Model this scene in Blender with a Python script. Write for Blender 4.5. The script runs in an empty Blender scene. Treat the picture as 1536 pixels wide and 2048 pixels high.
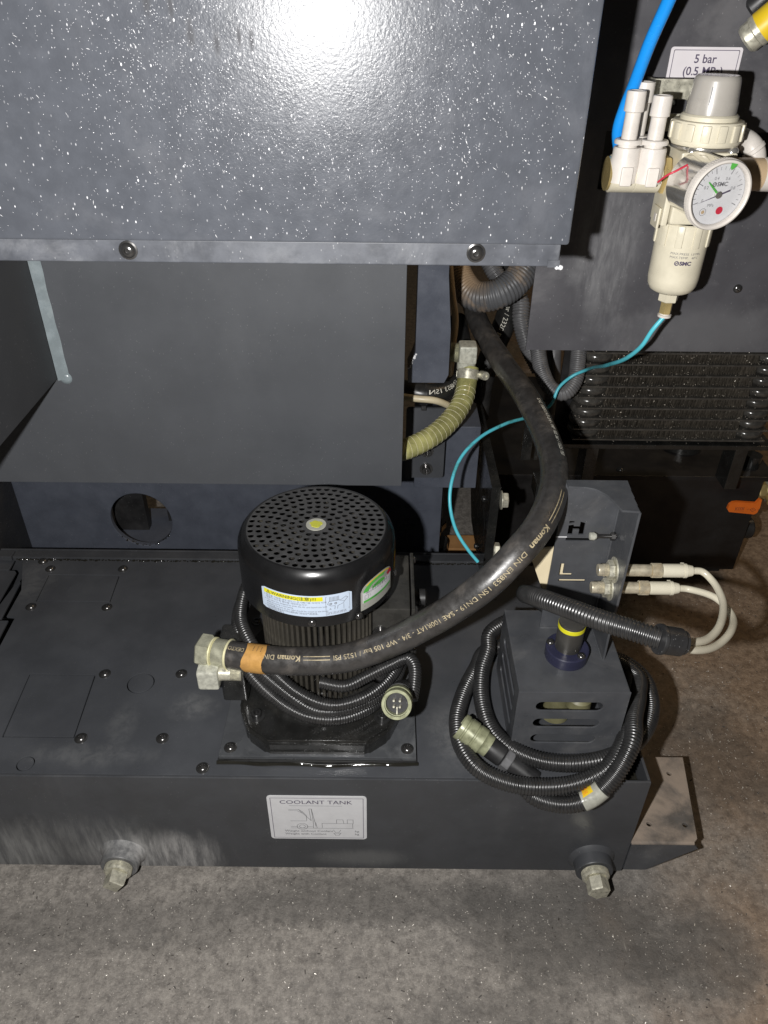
import bpy, bmesh, math, random
from mathutils import Vector as V, Matrix as M
random.seed(7)
SC = bpy.context.scene
COL = SC.collection
R = math.radians
# ------------------------------------------------------------------ camera, world, lamps, exposure
PITCH, ROLL, FPX, CAMH = R(34.8), R(0.61), 1510.0, 0.81
_d = V((0, math.cos(PITCH), -math.sin(PITCH)))
_r0 = V((1, 0, 0)); _u0 = _r0.cross(_d)
_r = _r0 * math.cos(ROLL) + _u0 * math.sin(ROLL)
_u = -_r0 * math.sin(ROLL) + _u0 * math.cos(ROLL)
cam = bpy.data.cameras.new('camera'); camo = bpy.data.objects.new('camera', cam); COL.objects.link(camo)
camo.matrix_world = M(((_r.x, _u.x, -_d.x, 0), (_r.y, _u.y, -_d.y, 0), (_r.z, _u.z, -_d.z, CAMH), (0, 0, 0, 1)))
cam.sensor_fit = 'VERTICAL'; cam.sensor_height = 24.0; cam.lens = 24.0 * FPX / 2048
cam.clip_start = 0.02; cam.clip_end = 60
SC.camera = camo
w = bpy.data.worlds.new('World'); SC.world = w; w.use_nodes = True
bg = w.node_tree.nodes['Background']; bg.inputs[0].default_value = (1.0, 0.93, 0.82, 1); bg.inputs[1].default_value = 0.021
def lamp(kind, name, loc, power, col, **k):
    l = bpy.data.lights.new(name, kind); l.energy = power; l.color = col
    for a, b in k.items(): setattr(l, a, b)
    o = bpy.data.objects.new(name, l); COL.objects.link(o); o.location = loc
    return o
lamp('POINT', 'phone_flash', (-0.082, 0.0, 0.783), 31.0, (1.0, 0.985, 0.965), shadow_soft_size=0.0075)
la = lamp('AREA', 'workshop_lamp', (1.7, 1.5, 2.6), 9.0, (1.0, 0.72, 0.42), shape='RECTANGLE', size=1.2, size_y=0.3)
la.rotation_euler = (V((0.5, 0.7, 0)) - V((1.7, 1.5, 2.6))).to_track_quat('-Z', 'Y').to_euler()
SC.view_settings.view_transform = 'Standard'; SC.view_settings.look = 'None'
SC.view_settings.exposure = 0.0; SC.view_settings.gamma = 1.0
# measured positions: a photo point and the plane it lies in give the real place
def _ray(u, v): return _d + _r * ((u - 768) / FPX) - _u * ((v - 1024) / FPX)
def PY(u, v, y): k = _ray(u, v); return V((0, 0, CAMH)) + k * (y / k.y)
def PZ(u, v, z): k = _ray(u, v); return V((0, 0, CAMH)) + k * ((z - CAMH) / k.z)
def PA(u, v, a): return V((0, 0, CAMH)) + _ray(u, v) * a
# ------------------------------------------------------------------ materials
def new_mat(name):
    m = bpy.data.materials.new(name); m.use_nodes = True
    nt = m.node_tree; return m, nt, nt.nodes['Principled BSDF']
def nd(nt, t, **k):
    n = nt.nodes.new(t)
    for a, b in k.items(): setattr(n, a, b)
    return n
def noise(nt, vec, scale, detail=6, rough=.6, dist=0):
    n = nd(nt, 'ShaderNodeTexNoise'); n.inputs['Scale'].default_value = scale; n.inputs['Detail'].default_value = detail
    n.inputs['Roughness'].default_value = rough; n.inputs['Distortion'].default_value = dist
    nt.links.new(vec, n.inputs['Vector']); return n.outputs['Fac']
def ramp(nt, fac, a, b, v0=0.0, v1=1.0):
    n = nd(nt, 'ShaderNodeMapRange'); n.inputs[1].default_value = a; n.inputs[2].default_value = b
    n.inputs[3].default_value = v0; n.inputs[4].default_value = v1; n.interpolation_type = 'SMOOTHSTEP'
    nt.links.new(fac, n.inputs[0]); return n.outputs[0]
def mul(nt, a, b, op='MULTIPLY'):
    n = nd(nt, 'ShaderNodeMath', operation=op)
    for i, x in enumerate((a, b)):
        if isinstance(x, (int, float)): n.inputs[i].default_value = x
        else: nt.links.new(x, n.inputs[i])
    return n.outputs[0]
def mixc(nt, fac, a, b, typ='MIX'):
    n = nd(nt, 'ShaderNodeMix', data_type='RGBA', blend_type=typ)
    if isinstance(fac, (int, float)): n.inputs[0].default_value = fac
    else: nt.links.new(fac, n.inputs[0])
    for s, x in ((6, a), (7, b)):
        if isinstance(x, tuple): n.inputs[s].default_value = (*x, 1)
        else: nt.links.new(x, n.inputs[s])
    return n.outputs[2]
def coords(nt, scale=(1, 1, 1), rot=(0, 0, 0)):
    tc = nd(nt, 'ShaderNodeTexCoord'); mp = nd(nt, 'ShaderNodeMapping')
    mp.inputs['Scale'].default_value = scale; mp.inputs['Rotation'].default_value = rot
    nt.links.new(tc.outputs['Object'], mp.inputs['Vector']); return mp.outputs['Vector']
def pm(name, col, rough=.45, metal=0., dust=0., dustcol=(.25, .24, .22), dscale=9., dlo=.48, dhi=.75, var=.2, bump=0., bscale=700.,
       speck=0., sscale=160., speckcol=(.6, .6, .6), stretch=(1, 1, 1), rot=(0, 0, 0), spec=.5, coat=0., rvar=.15, streak=0., trans=0., streakcol=None, bdist=.00012, blobs=()):
    m, nt, b = new_mat(name)
    vec = coords(nt); L = nt.links
    fine = noise(nt, vec, dscale * 3.1, 5)
    c = mixc(nt, ramp(nt, fine, .3, .7), tuple(x * (1 - var) for x in col), tuple(min(1, x * (1 + var)) for x in col))
    rg = ramp(nt, fine, .25, .75, rough - rvar, min(1, rough + rvar))
    if dust > 0:
        v2 = coords(nt, stretch, rot)
        big = noise(nt, v2, dscale, 8, .68, .4)
        f = mul(nt, ramp(nt, big, dlo, dhi), dust)
        c = mixc(nt, f, c, dustcol)
        rg = mul(nt, rg, mul(nt, f, .5), 'ADD')
    if streak > 0:
        v3 = coords(nt, (30, 30, 3.2), (0, R(20), 0))
        s = noise(nt, v3, 4, 7, .7)
        s2 = noise(nt, vec, 7, 3)
        f = mul(nt, mul(nt, ramp(nt, s, .5, .72), ramp(nt, s2, .42, .62)), streak)
        c = mixc(nt, f, c, streakcol or dustcol)
    for (bc, br, amt, bcol, lo, hi, bs, *sk) in blobs:          # stains, pale patches and painted reflected light, each with its own place and shape
        mp = nd(nt, 'ShaderNodeMapping', vector_type='TEXTURE'); mp.inputs['Location'].default_value = bc; mp.inputs['Scale'].default_value = br
        L.new(vec, mp.inputs['Vector']); ln = nd(nt, 'ShaderNodeVectorMath', operation='LENGTH'); L.new(mp.outputs[0], ln.inputs[0])
        wob = mul(nt, noise(nt, coords(nt, stretch, rot), bs, 6, .7, .6), 1.0)
        f = mul(nt, ramp(nt, mul(nt, ln.outputs['Value'], mul(nt, wob, .9, 'SUBTRACT'), 'ADD'), lo, hi, 1, 0), amt)
        if sk:
            fs_ = noise(nt, coords(nt, sk[0], sk[1]), 1.0, 7, .74, .3)
            f = mul(nt, f, ramp(nt, fs_, .36, .66, .2, 1))
        c = mixc(nt, f, c, bcol)
        if max(bcol) < .05: rg = mul(nt, rg, mul(nt, f, .35), 'ADD')
    if speck > 0:
        vo = nd(nt, 'ShaderNodeTexVoronoi'); vo.inputs['Scale'].default_value = sscale
        L.new(coords(nt, (1, 1, .55), (R(8), R(25), 0)), vo.inputs['Vector'])
        near = ramp(nt, vo.outputs['Distance'], .12, .26, 1, 0)
        sp = nd(nt, 'ShaderNodeSeparateColor'); L.new(vo.outputs['Color'], sp.inputs[0])
        gate = ramp(nt, sp.outputs[0], .84, .95)
        patch = ramp(nt, noise(nt, vec, 14, 4), .36, .62)
        f = mul(nt, mul(nt, mul(nt, near, gate), patch), speck)
        c = mixc(nt, f, c, speckcol)
    L.new(c, b.inputs['Base Color']); L.new(rg, b.inputs['Roughness'])
    b.inputs['Metallic'].default_value = metal; b.inputs['Specular IOR Level'].default_value = spec
    b.inputs['Coat Weight'].default_value = coat; b.inputs['Coat Roughness'].default_value = .12
    b.inputs['Transmission Weight'].default_value = trans
    if bump > 0:
        bn = nd(nt, 'ShaderNodeBump'); bn.inputs['Strength'].default_value = bump; bn.inputs['Distance'].default_value = bdist
        L.new(noise(nt, vec, bscale, 3), bn.inputs['Height']); L.new(bn.outputs[0], b.inputs['Normal'])
    return m
MT = {}
TB_ = (-.12, .64, 0)                                   # tank base, stains, pale patches and a painted reflection are placed from it
def tb(x, y, z): return (x + .12, y - .64, z)
LT = (.26, .26, .255)
MT['tank'] = pm('tank_paint', (.058, .061, .068), .40, dust=.30, dustcol=(.20, .20, .195), dscale=5, dlo=.52, dhi=.95, bump=.2, bscale=900, speck=.2, sscale=620, speckcol=(.4, .4, .4), var=.1,
    blobs=((tb(-.205, .553, .166), (.026, .020, .02), .30, LT, -.1, .95, 30, (70, 70, 70), (0, 0, 0)), (tb(-.30, .487, .166), (.075, .016, .02), .18, LT, -.1, .9, 30, (70, 70, 70), (0, 0, 0)), (tb(-.275, .525, .166), (.016, .035, .02), .16, LT, -.1, .9, 34, (70, 70, 70), (0, 0, 0)), (tb(-.46, .76, .166), (.03, .05, .02), .2, LT, -.1, .9, 20, (70, 70, 70), (0, 0, 0)), (tb(.085, .52, .166), (.035, .045, .02), .35, LT, -.1, 1.0, 26, (70, 70, 70), (0, 0, 0)), (tb(-.06, .49, .174), (.07, .012, .02), .5, LT, -.1, .8, 26, (70, 70, 70), (0, 0, 0))))  # first patch paints in light reflected off the hose elbow; others are pale patches
MT['tankfront'] = pm('tank_front_paint', (.049, .051, .056), .44, dust=.22, dustcol=(.20, .19, .18), dscale=8, dlo=.52, dhi=.9, bump=.2, bscale=900, speck=.2, sscale=620, stretch=(1, 1, .30), rot=(0, R(32), 0), var=.1,
    blobs=((tb(-.245, .461, .030), (.085, .03, .050), .80, (.44, .43, .42), -.05, .75, 46, (95, 95, 13), (0, R(-24), 0)), (tb(-.40, .461, .030), (.06, .03, .045), .5, (.36, .36, .35), -.05, .8, 46, (85, 85, 11), (0, R(-28), 0)), (tb(-.33, .461, .055), (.12, .03, .05), .35, (.30, .30, .29), -.05, .7, 60, (120, 120, 15), (0, R(-30), 0)), (tb(-.02, .461, .03), (.06, .03, .02), .25, (.26, .26, .25), -.1, .7, 30)))
DK = (.030, .030, .034)
def cb_(x, z): return (x + .4, -.07, z - .648)
MT['cabinet'] = pm('cabinet_paint', (.068, .073, .085), .25, spec=.17, dust=.13, dustcol=(.24, .24, .25), dscale=26, dlo=.46, dhi=.80, bump=.45, bscale=520, speck=1.0, sscale=430, speckcol=(.88, .88, .90), rvar=.03, var=.08, bdist=.00030,
    blobs=tuple((cb_(x, z), (w_, .05, h_), .7, DK, -.25, .75, 160) for x, z, w_, h_ in ((-.142, .803, .0030, .012), (-.128, .799, .0022, .010), (-.118, .786, .0030, .0105), (-.103, .781, .0028, .009), (-.0895, .785, .0018, .007), (-.082, .783, .0020, .008))))
MT['strip'] = pm('strip_paint', (.072, .077, .090), .44, dust=.5, dustcol=(.27, .275, .29), dscale=16, dlo=.48, dhi=.78, bump=.25, bscale=700, speck=.5, sscale=600, rvar=.08)
MT['cover'] = pm('cover_paint', (.070, .074, .082), .44, dust=.10, dustcol=(.16, .16, .16), dscale=4, bump=.3, bscale=950, speck=.2, sscale=620, rvar=.05, var=.06)
MT['rear'] = pm('rear_panel_paint', (.062, .061, .068), .46, dust=.40, dustcol=(.16, .155, .16), dscale=8, dlo=.50, dhi=.66, bump=.25, bscale=900, speck=.2, sscale=620, rvar=.08, var=.08, blobs=(((-.165, -.005, .095), (.035, .05, .075), .6, (.22, .22, .225), -.05, .8, 30, (90, 90, 16), (0, R(24), 0)), ((-.05, -.005, .02), (.09, .05, .03), .3, (.18, .18, .185), -.05, .8, 30)))
MT['blue'] = pm('blue_grey_enamel', (.074, .082, .104), .34, dust=.2, dustcol=(.15, .16, .19), dscale=10, bump=.5, bscale=260, speck=.2, sscale=620, var=.1, bdist=.0002)
MT['box'] = pm('switch_box_paint', (.064, .067, .074), .40, dust=.42, dustcol=(.19, .185, .18), dscale=14, dlo=.48, dhi=.76, bump=.25, bscale=900, speck=.2, sscale=620, var=.1)
MT['foot'] = pm('dusty_foot_paint', (.085, .078, .072), .55, dust=.85, dustcol=(.33, .265, .21), dscale=13, dlo=.36, dhi=.62, bump=.3, bscale=500, speck=.2, sscale=620)
MT['gloss'] = pm('black_gloss', (.0085, .0085, .009), .24, var=.2, bump=.08, bscale=300, rvar=.05)
MT['grille'] = pm('black_grille', (.042, .042, .043), .30, var=.2, dust=.3, dustcol=(.07, .07, .065), dscale=30, rvar=.06)
MT['cast'] = pm('black_cast_oily', (.014, .014, .0135), .22, coat=.5, dust=.35, dustcol=(.06, .056, .048), dscale=22, bump=.6, bscale=240, speck=.2, sscale=620, rvar=.12, bdist=.0004)
MT['fin'] = pm('black_fin', (.045, .041, .034), .38, dust=.5, dustcol=(.09, .080, .056), dscale=20, bump=.2, bscale=400)
MT['dark'] = pm('dark_paint', (.018, .018, .019), .42, dust=.3, dustcol=(.045, .042, .039), dscale=12, bump=.2, bscale=500, speck=.2, sscale=620)
MT['hyd'] = pm('hydraulic_tank_paint', (.0125, .0115, .0115), .45, dust=.25, dustcol=(.024, .022, .02), dscale=6, bump=.15, bscale=700)
MT['rubber'] = pm('hose_rubber', (.036, .034, .033), .36, spec=1.0, dust=.42, dustcol=(.13, .112, .096), dscale=34, dlo=.48, dhi=.70, bump=.4, bscale=420, rvar=.1, bdist=.0002)
MT['rubberclean'] = pm('hose_rubber_clean', (.020, .020, .020), .38, dust=.4, dustcol=(.075, .065, .052), dscale=18, bump=.3, bscale=400)
MT['conduit'] = pm('black_conduit', (.021, .021, .0215), .31, dust=.15, dustcol=(.07, .062, .055), dscale=30, rvar=.05, spec=.9)
MT['greyconduit'] = pm('grey_conduit', (.10, .103, .11), .42, dust=.8, dustcol=(.34, .24, .15), dscale=7, dlo=.50, dhi=.62, blobs=(((-.045, 0, .075), (.045, .2, .055), .9, (.36, .25, .15), .1, .9, 18),))
MT['greyconduit2'] = pm('grey_conduit_plain', (.115, .115, .12), .4, dust=.3, dustcol=(.2, .19, .17), dscale=20)
MT['zinc'] = pm('zinc_steel', (.58, .56, .46), .36, .55, dust=.35, dustcol=(.34, .32, .22), dscale=60, bump=.15, bscale=900)
MT['zincplain'] = pm('zinc_casting', (.50, .50, .43), .5, .2, dust=.4, dustcol=(.58, .56, .46), dscale=70, bump=.4, bscale=1200)
MT['steel'] = pm('bolt_steel', (.15, .147, .145), .22, .85, var=.2, rvar=.08)
MT['boltblack'] = pm('black_oxide_bolt', (.05, .05, .05), .25, .6, var=.3, rvar=.06)
MT['nickel'] = pm('nickel_barrel', (.66, .60, .46), .32, .55, dust=.4, dustcol=(.40, .28, .14), dscale=40, rvar=.1)
MT['brass'] = pm('brass', (.58, .45, .20), .30, .6, var=.15)
MT['olive'] = pm('olive_connector', (.28, .29, .18), .36, .15, dust=.35, dustcol=(.40, .42, .27), dscale=50, bump=.2, bscale=700)
MT['ferrule'] = pm('yellow_zinc', (.45, .445, .34), .32, .45, dust=.4, dustcol=(.15, .145, .095), dscale=40, rvar=.1)
MT['ferrulerim'] = pm('bright_zinc_rim', (.74, .70, .44), .35, .3)
MT['cream'] = pm('cream_plastic', (.60, .555, .435), .36, var=.05, dust=.2, dustcol=(.45, .38, .26), dscale=20)
MT['white'] = pm('white_plastic', (.61, .57, .525), .36, var=.04, dust=.15, dustcol=(.45, .38, .31), dscale=30)
MT['tan'] = pm('tan_plastic', (.46, .34, .21), .42, var=.06)
MT['knob'] = pm('grey_knob', (.36, .338, .305), .25, var=.05, coat=.4)
MT['paper'] = pm('sticker_white', (.62, .62, .635), .42, var=.03, dust=.12, dustcol=(.5, .5, .5), dscale=30)
MT['paperblue'] = pm('sticker_pale_blue', (.52, .61, .74), .4, var=.03)
MT['sign'] = pm('sign_white', (.66, .625, .645), .4, var=.02)
MT['silver'] = pm('sticker_silver', (.40, .40, .36), .4, .2, var=.08)
MT['ink'] = pm('ink_black', (.03, .03, .04), .5, var=.05)
MT['inkgrey'] = pm('ink_grey', (.15, .15, .16), .5, var=.05)
MT['inkviolet'] = pm('ink_violet', (.08, .065, .11), .5, var=.05)
MT['inkgold'] = pm('hose_print', (.40, .335, .21), .5, var=.3, dust=.7, dustcol=(.14, .12, .09), dscale=60, dlo=.5, dhi=.62)
MT['inkwhite'] = pm('hose_print_white', (.70, .68, .60), .5, var=.15)
MT['yellow'] = pm('yellow_paint', (.70, .66, .02), .4, var=.05)
MT['yellowdab'] = pm('yellow_marker', (.50, .50, .06), .5, var=.2)
MT['yellowlabel'] = pm('yellow_label', (.72, .50, .02), .4, var=.05)
MT['green'] = pm('green_print', (.09, .40, .07), .4, var=.05)
MT['red'] = pm('red_print', (.52, .03, .06), .4, var=.05)
MT['orange'] = pm('orange_vinyl', (.82, .17, .018), .38, var=.06)
MT['tape'] = pm('orange_tape', (.50, .27, .075), .5, var=.1, dust=.5, dustcol=(.32, .16, .045), dscale=60)
MT['clearwrap'] = pm('clear_sleeve', (.36, .36, .31), .2, var=.1, dust=.5, dustcol=(.16, .16, .14), dscale=60)
MT['bluetube'] = pm('blue_tube', (.012, .25, .72), .22, var=.03)
MT['teal'] = pm('turquoise_tube', (.09, .50, .60), .35, var=.05, dust=.6, dustcol=(.03, .13, .10), dscale=26, dlo=.56, dhi=.66)
MT['amber'] = pm('olive_clear_hose', (.33, .32, .13), .16, var=.3, dust=.6, dustcol=(.12, .115, .04), dscale=26, dlo=.42, dhi=.66, rvar=.05, coat=.4)
MT['insidepart'] = pm('inside_float', (.16, .15, .08), .5, var=.3)
MT['spiral'] = pm('hose_spiral', (.62, .58, .40), .35, var=.05)
MT['creamcable'] = pm('cream_cable', (.55, .48, .33), .45, var=.06, dust=.3, dustcol=(.25, .2, .12), dscale=30)
MT['whitecable'] = pm('white_cable', (.64, .60, .48), .32, var=.03)
MT['creamflag'] = pm('cream_flag', (.80, .69, .47), .45, var=.04)
MT['wood'] = pm('wood_block', (.42, .22, .085), .6, var=.2, dust=.4, dustcol=(.24, .11, .04), dscale=8, stretch=(1, 1, 12))
MT['floatblue'] = pm('navy_flange', (.026, .027, .055), .3, var=.1)
MT['tubesteel'] = pm('dark_steel_tube', (.13, .125, .115), .36, .7, var=.25)
MT['sealant'] = pm('clear_sealant', (.20, .235, .25), .24, var=.12, dust=.4, dustcol=(.30, .335, .335), dscale=20)
MT['chip'] = pm('bright_metal_chip', (.72, .71, .68), .35, .35, var=.2)
MT['fleck'] = pm('pale_fleck', (.80, .80, .82), .3, .1, var=.3)
MT['droplet'] = pm('dried_droplet', (.36, .36, .38), .22, var=.2)
MT['endtank'] = pm('oily_black_tank', (.055, .052, .047), .18, var=.3, dust=.3, dustcol=(.10, .09, .075), dscale=40, bump=.3, bscale=300, rvar=.05, spec=.8)
MT['sideshade'] = pm('side_cover_shaded_paint', (.040, .041, .044), .46, bump=.3, bscale=950, speck=.2, sscale=620, rvar=.05, var=.06)  # cover paint darkened, the shade of grazing light put into the colour
MT['termbox'] = pm('terminal_box_paint', (.034, .033, .030), .30, dust=.5, dustcol=(.10, .095, .085), dscale=26, bump=.3, bscale=300, rvar=.08)
MT['wornplate'] = pm('worn_plate_paint', (.060, .063, .068), .36, dust=.5, dustcol=(.22, .225, .23), dscale=14, dlo=.46, dhi=.72, bump=.2, bscale=900, var=.1)
MT['gritpale'] = pm('pale_grit', (.62, .58, .52), .35, .25, var=.35, dscale=60)
MT['gritdark'] = pm('dark_grit', (.07, .062, .055), .7, var=.4, dscale=60)
MT['fleckdim'] = pm('oily_metal_fleck', (.40, .36, .30), .35, .3, var=.3)
MT['radiator'] = pm('radiator_black', (.105, .092, .075), .25, dust=.6, dustcol=(.21, .175, .135), dscale=60, bump=.8, bscale=500, speck=.2, sscale=620, rvar=.1, bdist=.0004)
MT['chrome'] = pm('chrome', (.72, .70, .66), .16, .85, var=.05, rvar=.05)
MT['wet'] = pm('wet_film', (.016, .015, .012), .06, spec=.8, rvar=.03, bump=.6, bscale=90, bdist=.0006)
def glass_mat():
    m, nt, b = new_mat('gauge_glass'); nt.nodes.remove(b)
    t = nd(nt, 'ShaderNodeBsdfTransparent'); g = nd(nt, 'ShaderNodeBsdfGlossy'); g.inputs['Roughness'].default_value = .05
    mx = nd(nt, 'ShaderNodeMixShader')
    mx.inputs[0].default_value = .06; nt.links.new(t.outputs[0], mx.inputs[1]); nt.links.new(g.outputs[0], mx.inputs[2])
    nt.links.new(mx.outputs[0], nt.nodes['Material Output'].inputs[0]); return m
MT['glass'] = glass_mat()
def floor_mat():
    m, nt, b = new_mat('worn_concrete'); L = nt.links; vec = coords(nt)
    big = noise(nt, vec, 4.5, 10, .70); mid = noise(nt, vec, 85, 9, .80); fin = noise(nt, vec, 330, 5, .75); pit = noise(nt, vec, 24, 8, .75)
    c = mixc(nt, ramp(nt, mid, .33, .67), (.140, .127, .114), (.335, .307, .275))
    c = mixc(nt, mul(nt, ramp(nt, big, .46, .66), .45), c, (.150, .140, .131))
    c = mixc(nt, mul(nt, ramp(nt, pit, .60, .70), .55), c, (.085, .080, .075))
    c = mixc(nt, mul(nt, ramp(nt, fin, .52, .72), .55), c, (.48, .44, .395))
    c = mixc(nt, mul(nt, ramp(nt, fin, .28, .44, 1, 0), .7), c, (.050, .044, .038))
    sx = nd(nt, 'ShaderNodeSeparateXYZ'); L.new(vec, sx.inputs[0])
    wob = mul(nt, noise(nt, vec, 9, 6), .55)
    f = mul(nt, ramp(nt, mul(nt, sx.outputs[0], wob, 'ADD'), .50, .80), .72)
    c = mixc(nt, f, c, mixc(nt, ramp(nt, mid, .32, .68), (.165, .105, .062), (.40, .275, .175)))
    # oil stains by the right end of the tank
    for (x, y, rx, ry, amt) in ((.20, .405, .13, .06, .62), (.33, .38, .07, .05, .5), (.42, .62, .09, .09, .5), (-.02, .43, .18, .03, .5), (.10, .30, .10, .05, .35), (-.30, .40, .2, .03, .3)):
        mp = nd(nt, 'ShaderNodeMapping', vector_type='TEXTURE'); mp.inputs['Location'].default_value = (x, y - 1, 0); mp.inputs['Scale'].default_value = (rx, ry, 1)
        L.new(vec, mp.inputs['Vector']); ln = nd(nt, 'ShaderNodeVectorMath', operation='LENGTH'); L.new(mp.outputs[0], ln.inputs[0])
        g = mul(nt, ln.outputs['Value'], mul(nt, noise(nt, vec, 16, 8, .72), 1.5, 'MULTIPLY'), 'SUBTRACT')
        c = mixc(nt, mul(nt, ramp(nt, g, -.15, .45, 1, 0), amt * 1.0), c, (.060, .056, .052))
    v3 = coords(nt, (1, .16, 1), (0, 0, R(35))); scr = noise(nt, v3, 130, 3, .5)
    c = mixc(nt, mul(nt, ramp(nt, scr, .69, .76), .35), c, (.46, .42, .37))
    vo = nd(nt, 'ShaderNodeTexVoronoi'); vo.inputs['Scale'].default_value = 330; L.new(vec, vo.inputs['Vector'])
    sp = nd(nt, 'ShaderNodeSeparateColor'); L.new(vo.outputs['Color'], sp.inputs[0])
    f = mul(nt, mul(nt, ramp(nt, vo.outputs['Distance'], .06, .20, 1, 0), ramp(nt, sp.outputs[1], .84, .95)), .9)
    c = mixc(nt, f, c, (.80, .75, .67))
    L.new(c, b.inputs['Base Color'])
    L.new(ramp(nt, mid, .3, .7, .38, .7), b.inputs['Roughness'])
    h = mul(nt, mul(nt, mid, 1.0), mul(nt, fin, .5), 'ADD')
    bn = nd(nt, 'ShaderNodeBump'); bn.inputs['Strength'].default_value = .8; bn.inputs['Distance'].default_value = .0022
    L.new(h, bn.inputs['Height']); L.new(bn.outputs[0], b.inputs['Normal'])
    return m
MT['floor'] = floor_mat()
# ------------------------------------------------------------------ mesh builder
def frame(o, z, x=None):
    z = V(z).normalized(); x = V(x) if x is not None else (V((1, 0, 0)) if abs(z.x) < .9 else V((0, 1, 0)))
    x = (x - z * x.dot(z)).normalized(); y = z.cross(x)
    return M(((x.x, y.x, z.x, o[0]), (x.y, y.y, z.y, o[1]), (x.z, y.z, z.z, o[2]), (0, 0, 0, 1)))
I4 = M.Identity(4)
class MB:
    def __init__(s): s.v = []; s.f = []
    def add(s, vs, fs, m=None):
        n = len(s.v)
        s.v += [(m @ V(p)) if m is not None else V(p) for p in vs]
        s.f += [tuple(i + n for i in f) for f in fs]; return s
    def bm(s, b, m=None):
        b.verts.index_update(); s.add([v.co.copy() for v in b.verts], [[v.index for v in f.verts] for f in b.faces], m); b.free(); return s
    def box(s, x0, x1, y0, y1, z0, z1, bev=0., m=None, seg=2):
        b = bmesh.new(); bmesh.ops.create_cube(b, size=1)
        for v in b.verts: v.co = V(((x0 + x1) / 2 + v.co.x * (x1 - x0), (y0 + y1) / 2 + v.co.y * (y1 - y0), (z0 + z1) / 2 + v.co.z * (z1 - z0)))
        if bev: bmesh.ops.bevel(b, geom=b.edges[:], offset=bev, segments=seg, affect='EDGES', profile=.5)
        return s.bm(b, m)
    def lathe(s, prof, m=I4, seg=32):
        vs = []; fs = []; rows = []
        for r, h in prof:
            if r < 1e-7: rows.append([len(vs)]); vs.append((0, 0, h))
            else:
                rows.append(list(range(len(vs), len(vs) + seg)))
                vs += [(r * math.cos(2 * math.pi * i / seg), r * math.sin(2 * math.pi * i / seg), h) for i in range(seg)]
        for a, b in zip(rows, rows[1:]):
            for i in range(seg):
                j = (i + 1) % seg
                if len(a) == 1 and len(b) == 1: continue
                if len(a) == 1: fs.append((a[0], b[j], b[i]))
                elif len(b) == 1: fs.append((a[i], a[j], b[0]))
                else: fs.append((a[i], a[j], b[j], b[i]))
        return s.add(vs, fs, m)
    def cyl(s, r, h0, h1, m=I4, seg=32, bev=0.):
        if bev: p = [(0, h0), (r - bev, h0), (r, h0 + bev), (r, h1 - bev), (r - bev, h1), (0, h1)]
        else: p = [(0, h0), (r, h0), (r, h1), (0, h1)]
        return s.lathe(p, m, seg)
    def hexa(s, r, h0, h1, m=I4, bev=.08, n=6):
        b = r * bev
        return s.lathe([(0, h0), (r - b, h0), (r, h0 + b), (r, h1 - b), (r - b, h1), (0, h1)], m, n)
    def prism(s, poly, h0, h1, m=I4):
        n = len(poly)
        vs = [(x, y, h0) for x, y in poly] + [(x, y, h1) for x, y in poly]
        fs = [tuple(range(n))[::-1], tuple(range(n, 2 * n))] + [(i, (i + 1) % n, n + (i + 1) % n, n + i) for i in range(n)]
        return s.add(vs, fs, m)
    def plate(s, outer, holes, t, m=I4, bev=0.):
        cu = bpy.data.curves.new('plate_outline', 'CURVE'); cu.dimensions = '2D'; cu.fill_mode = 'BOTH'
        cu.extrude = max(t / 2 - bev, 1e-5); cu.bevel_depth = bev; cu.bevel_resolution = 1
        for pl in [outer] + list(holes):
            sp = cu.splines.new('POLY'); sp.points.add(len(pl) - 1); sp.use_cyclic_u = True
            for q, (x, y) in zip(sp.points, pl): q.co = (x, y, 0, 1)
        o = bpy.data.objects.new('plate_outline', cu); me = bpy.data.meshes.new_from_object(o)
        s.add([v.co.copy() for v in me.vertices], [tuple(p.vertices) for p in me.polygons], m)
        bpy.data.objects.remove(o); bpy.data.curves.remove(cu); bpy.data.meshes.remove(me); return s
    def tube(s, pts, r, seg=16, caps=True, rs=None):
        P = [V(p) for p in pts]; n = len(P); T = []
        for i in range(n): T.append((P[min(i + 1, n - 1)] - P[max(i - 1, 0)]).normalized())
        x = T[0].orthogonal().normalized(); vs = []; fs = []
        for i in range(n):
            x = (x - T[i] * x.dot(T[i])).normalized(); y = T[i].cross(x); rr = rs[i] if rs else r
            for k in range(seg):
                a = 2 * math.pi * k / seg; vs.append(P[i] + (x * math.cos(a) + y * math.sin(a)) * rr)
        for i in range(n - 1):
            for k in range(seg):
                j = (k + 1) % seg; fs.append((i * seg + k, i * seg + j, (i + 1) * seg + j, (i + 1) * seg + k))
        if caps: fs.append(tuple(range(seg))[::-1]); fs.append(tuple(range((n - 1) * seg, n * seg)))
        return s.add(vs, fs)
    def corr(s, pts, r, pitch, depth, seg=18):
        P = resample(pts, pitch / 4); pat = (0, .3, 1, .3)
        return s.tube(P, r, seg, True, [r - depth * pat[i % 4] for i in range(len(P))])
    def build(s, name, mat, parent=None, kind=None, label=None, ang=38):
        root = parent
        while root is not None and root.parent is not None: root = root.parent
        if parent is None:
            xs = [p.x for p in s.v]; ys = [p.y for p in s.v]; zs = [p.z for p in s.v]
            off = V(((min(xs) + max(xs)) / 2, (min(ys) + max(ys)) / 2, min(zs)))
        else: off = root.location.copy()
        me = bpy.data.meshes.new(name)
        me.from_pydata([tuple(p - off) for p in s.v], [], s.f); me.validate()
        b = bmesh.new(); b.from_mesh(me); bmesh.ops.recalc_face_normals(b, faces=b.faces[:]); b.to_mesh(me); b.free()
        for p in me.polygons: p.use_smooth = True
        me.set_sharp_from_angle(angle=R(ang))
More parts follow.
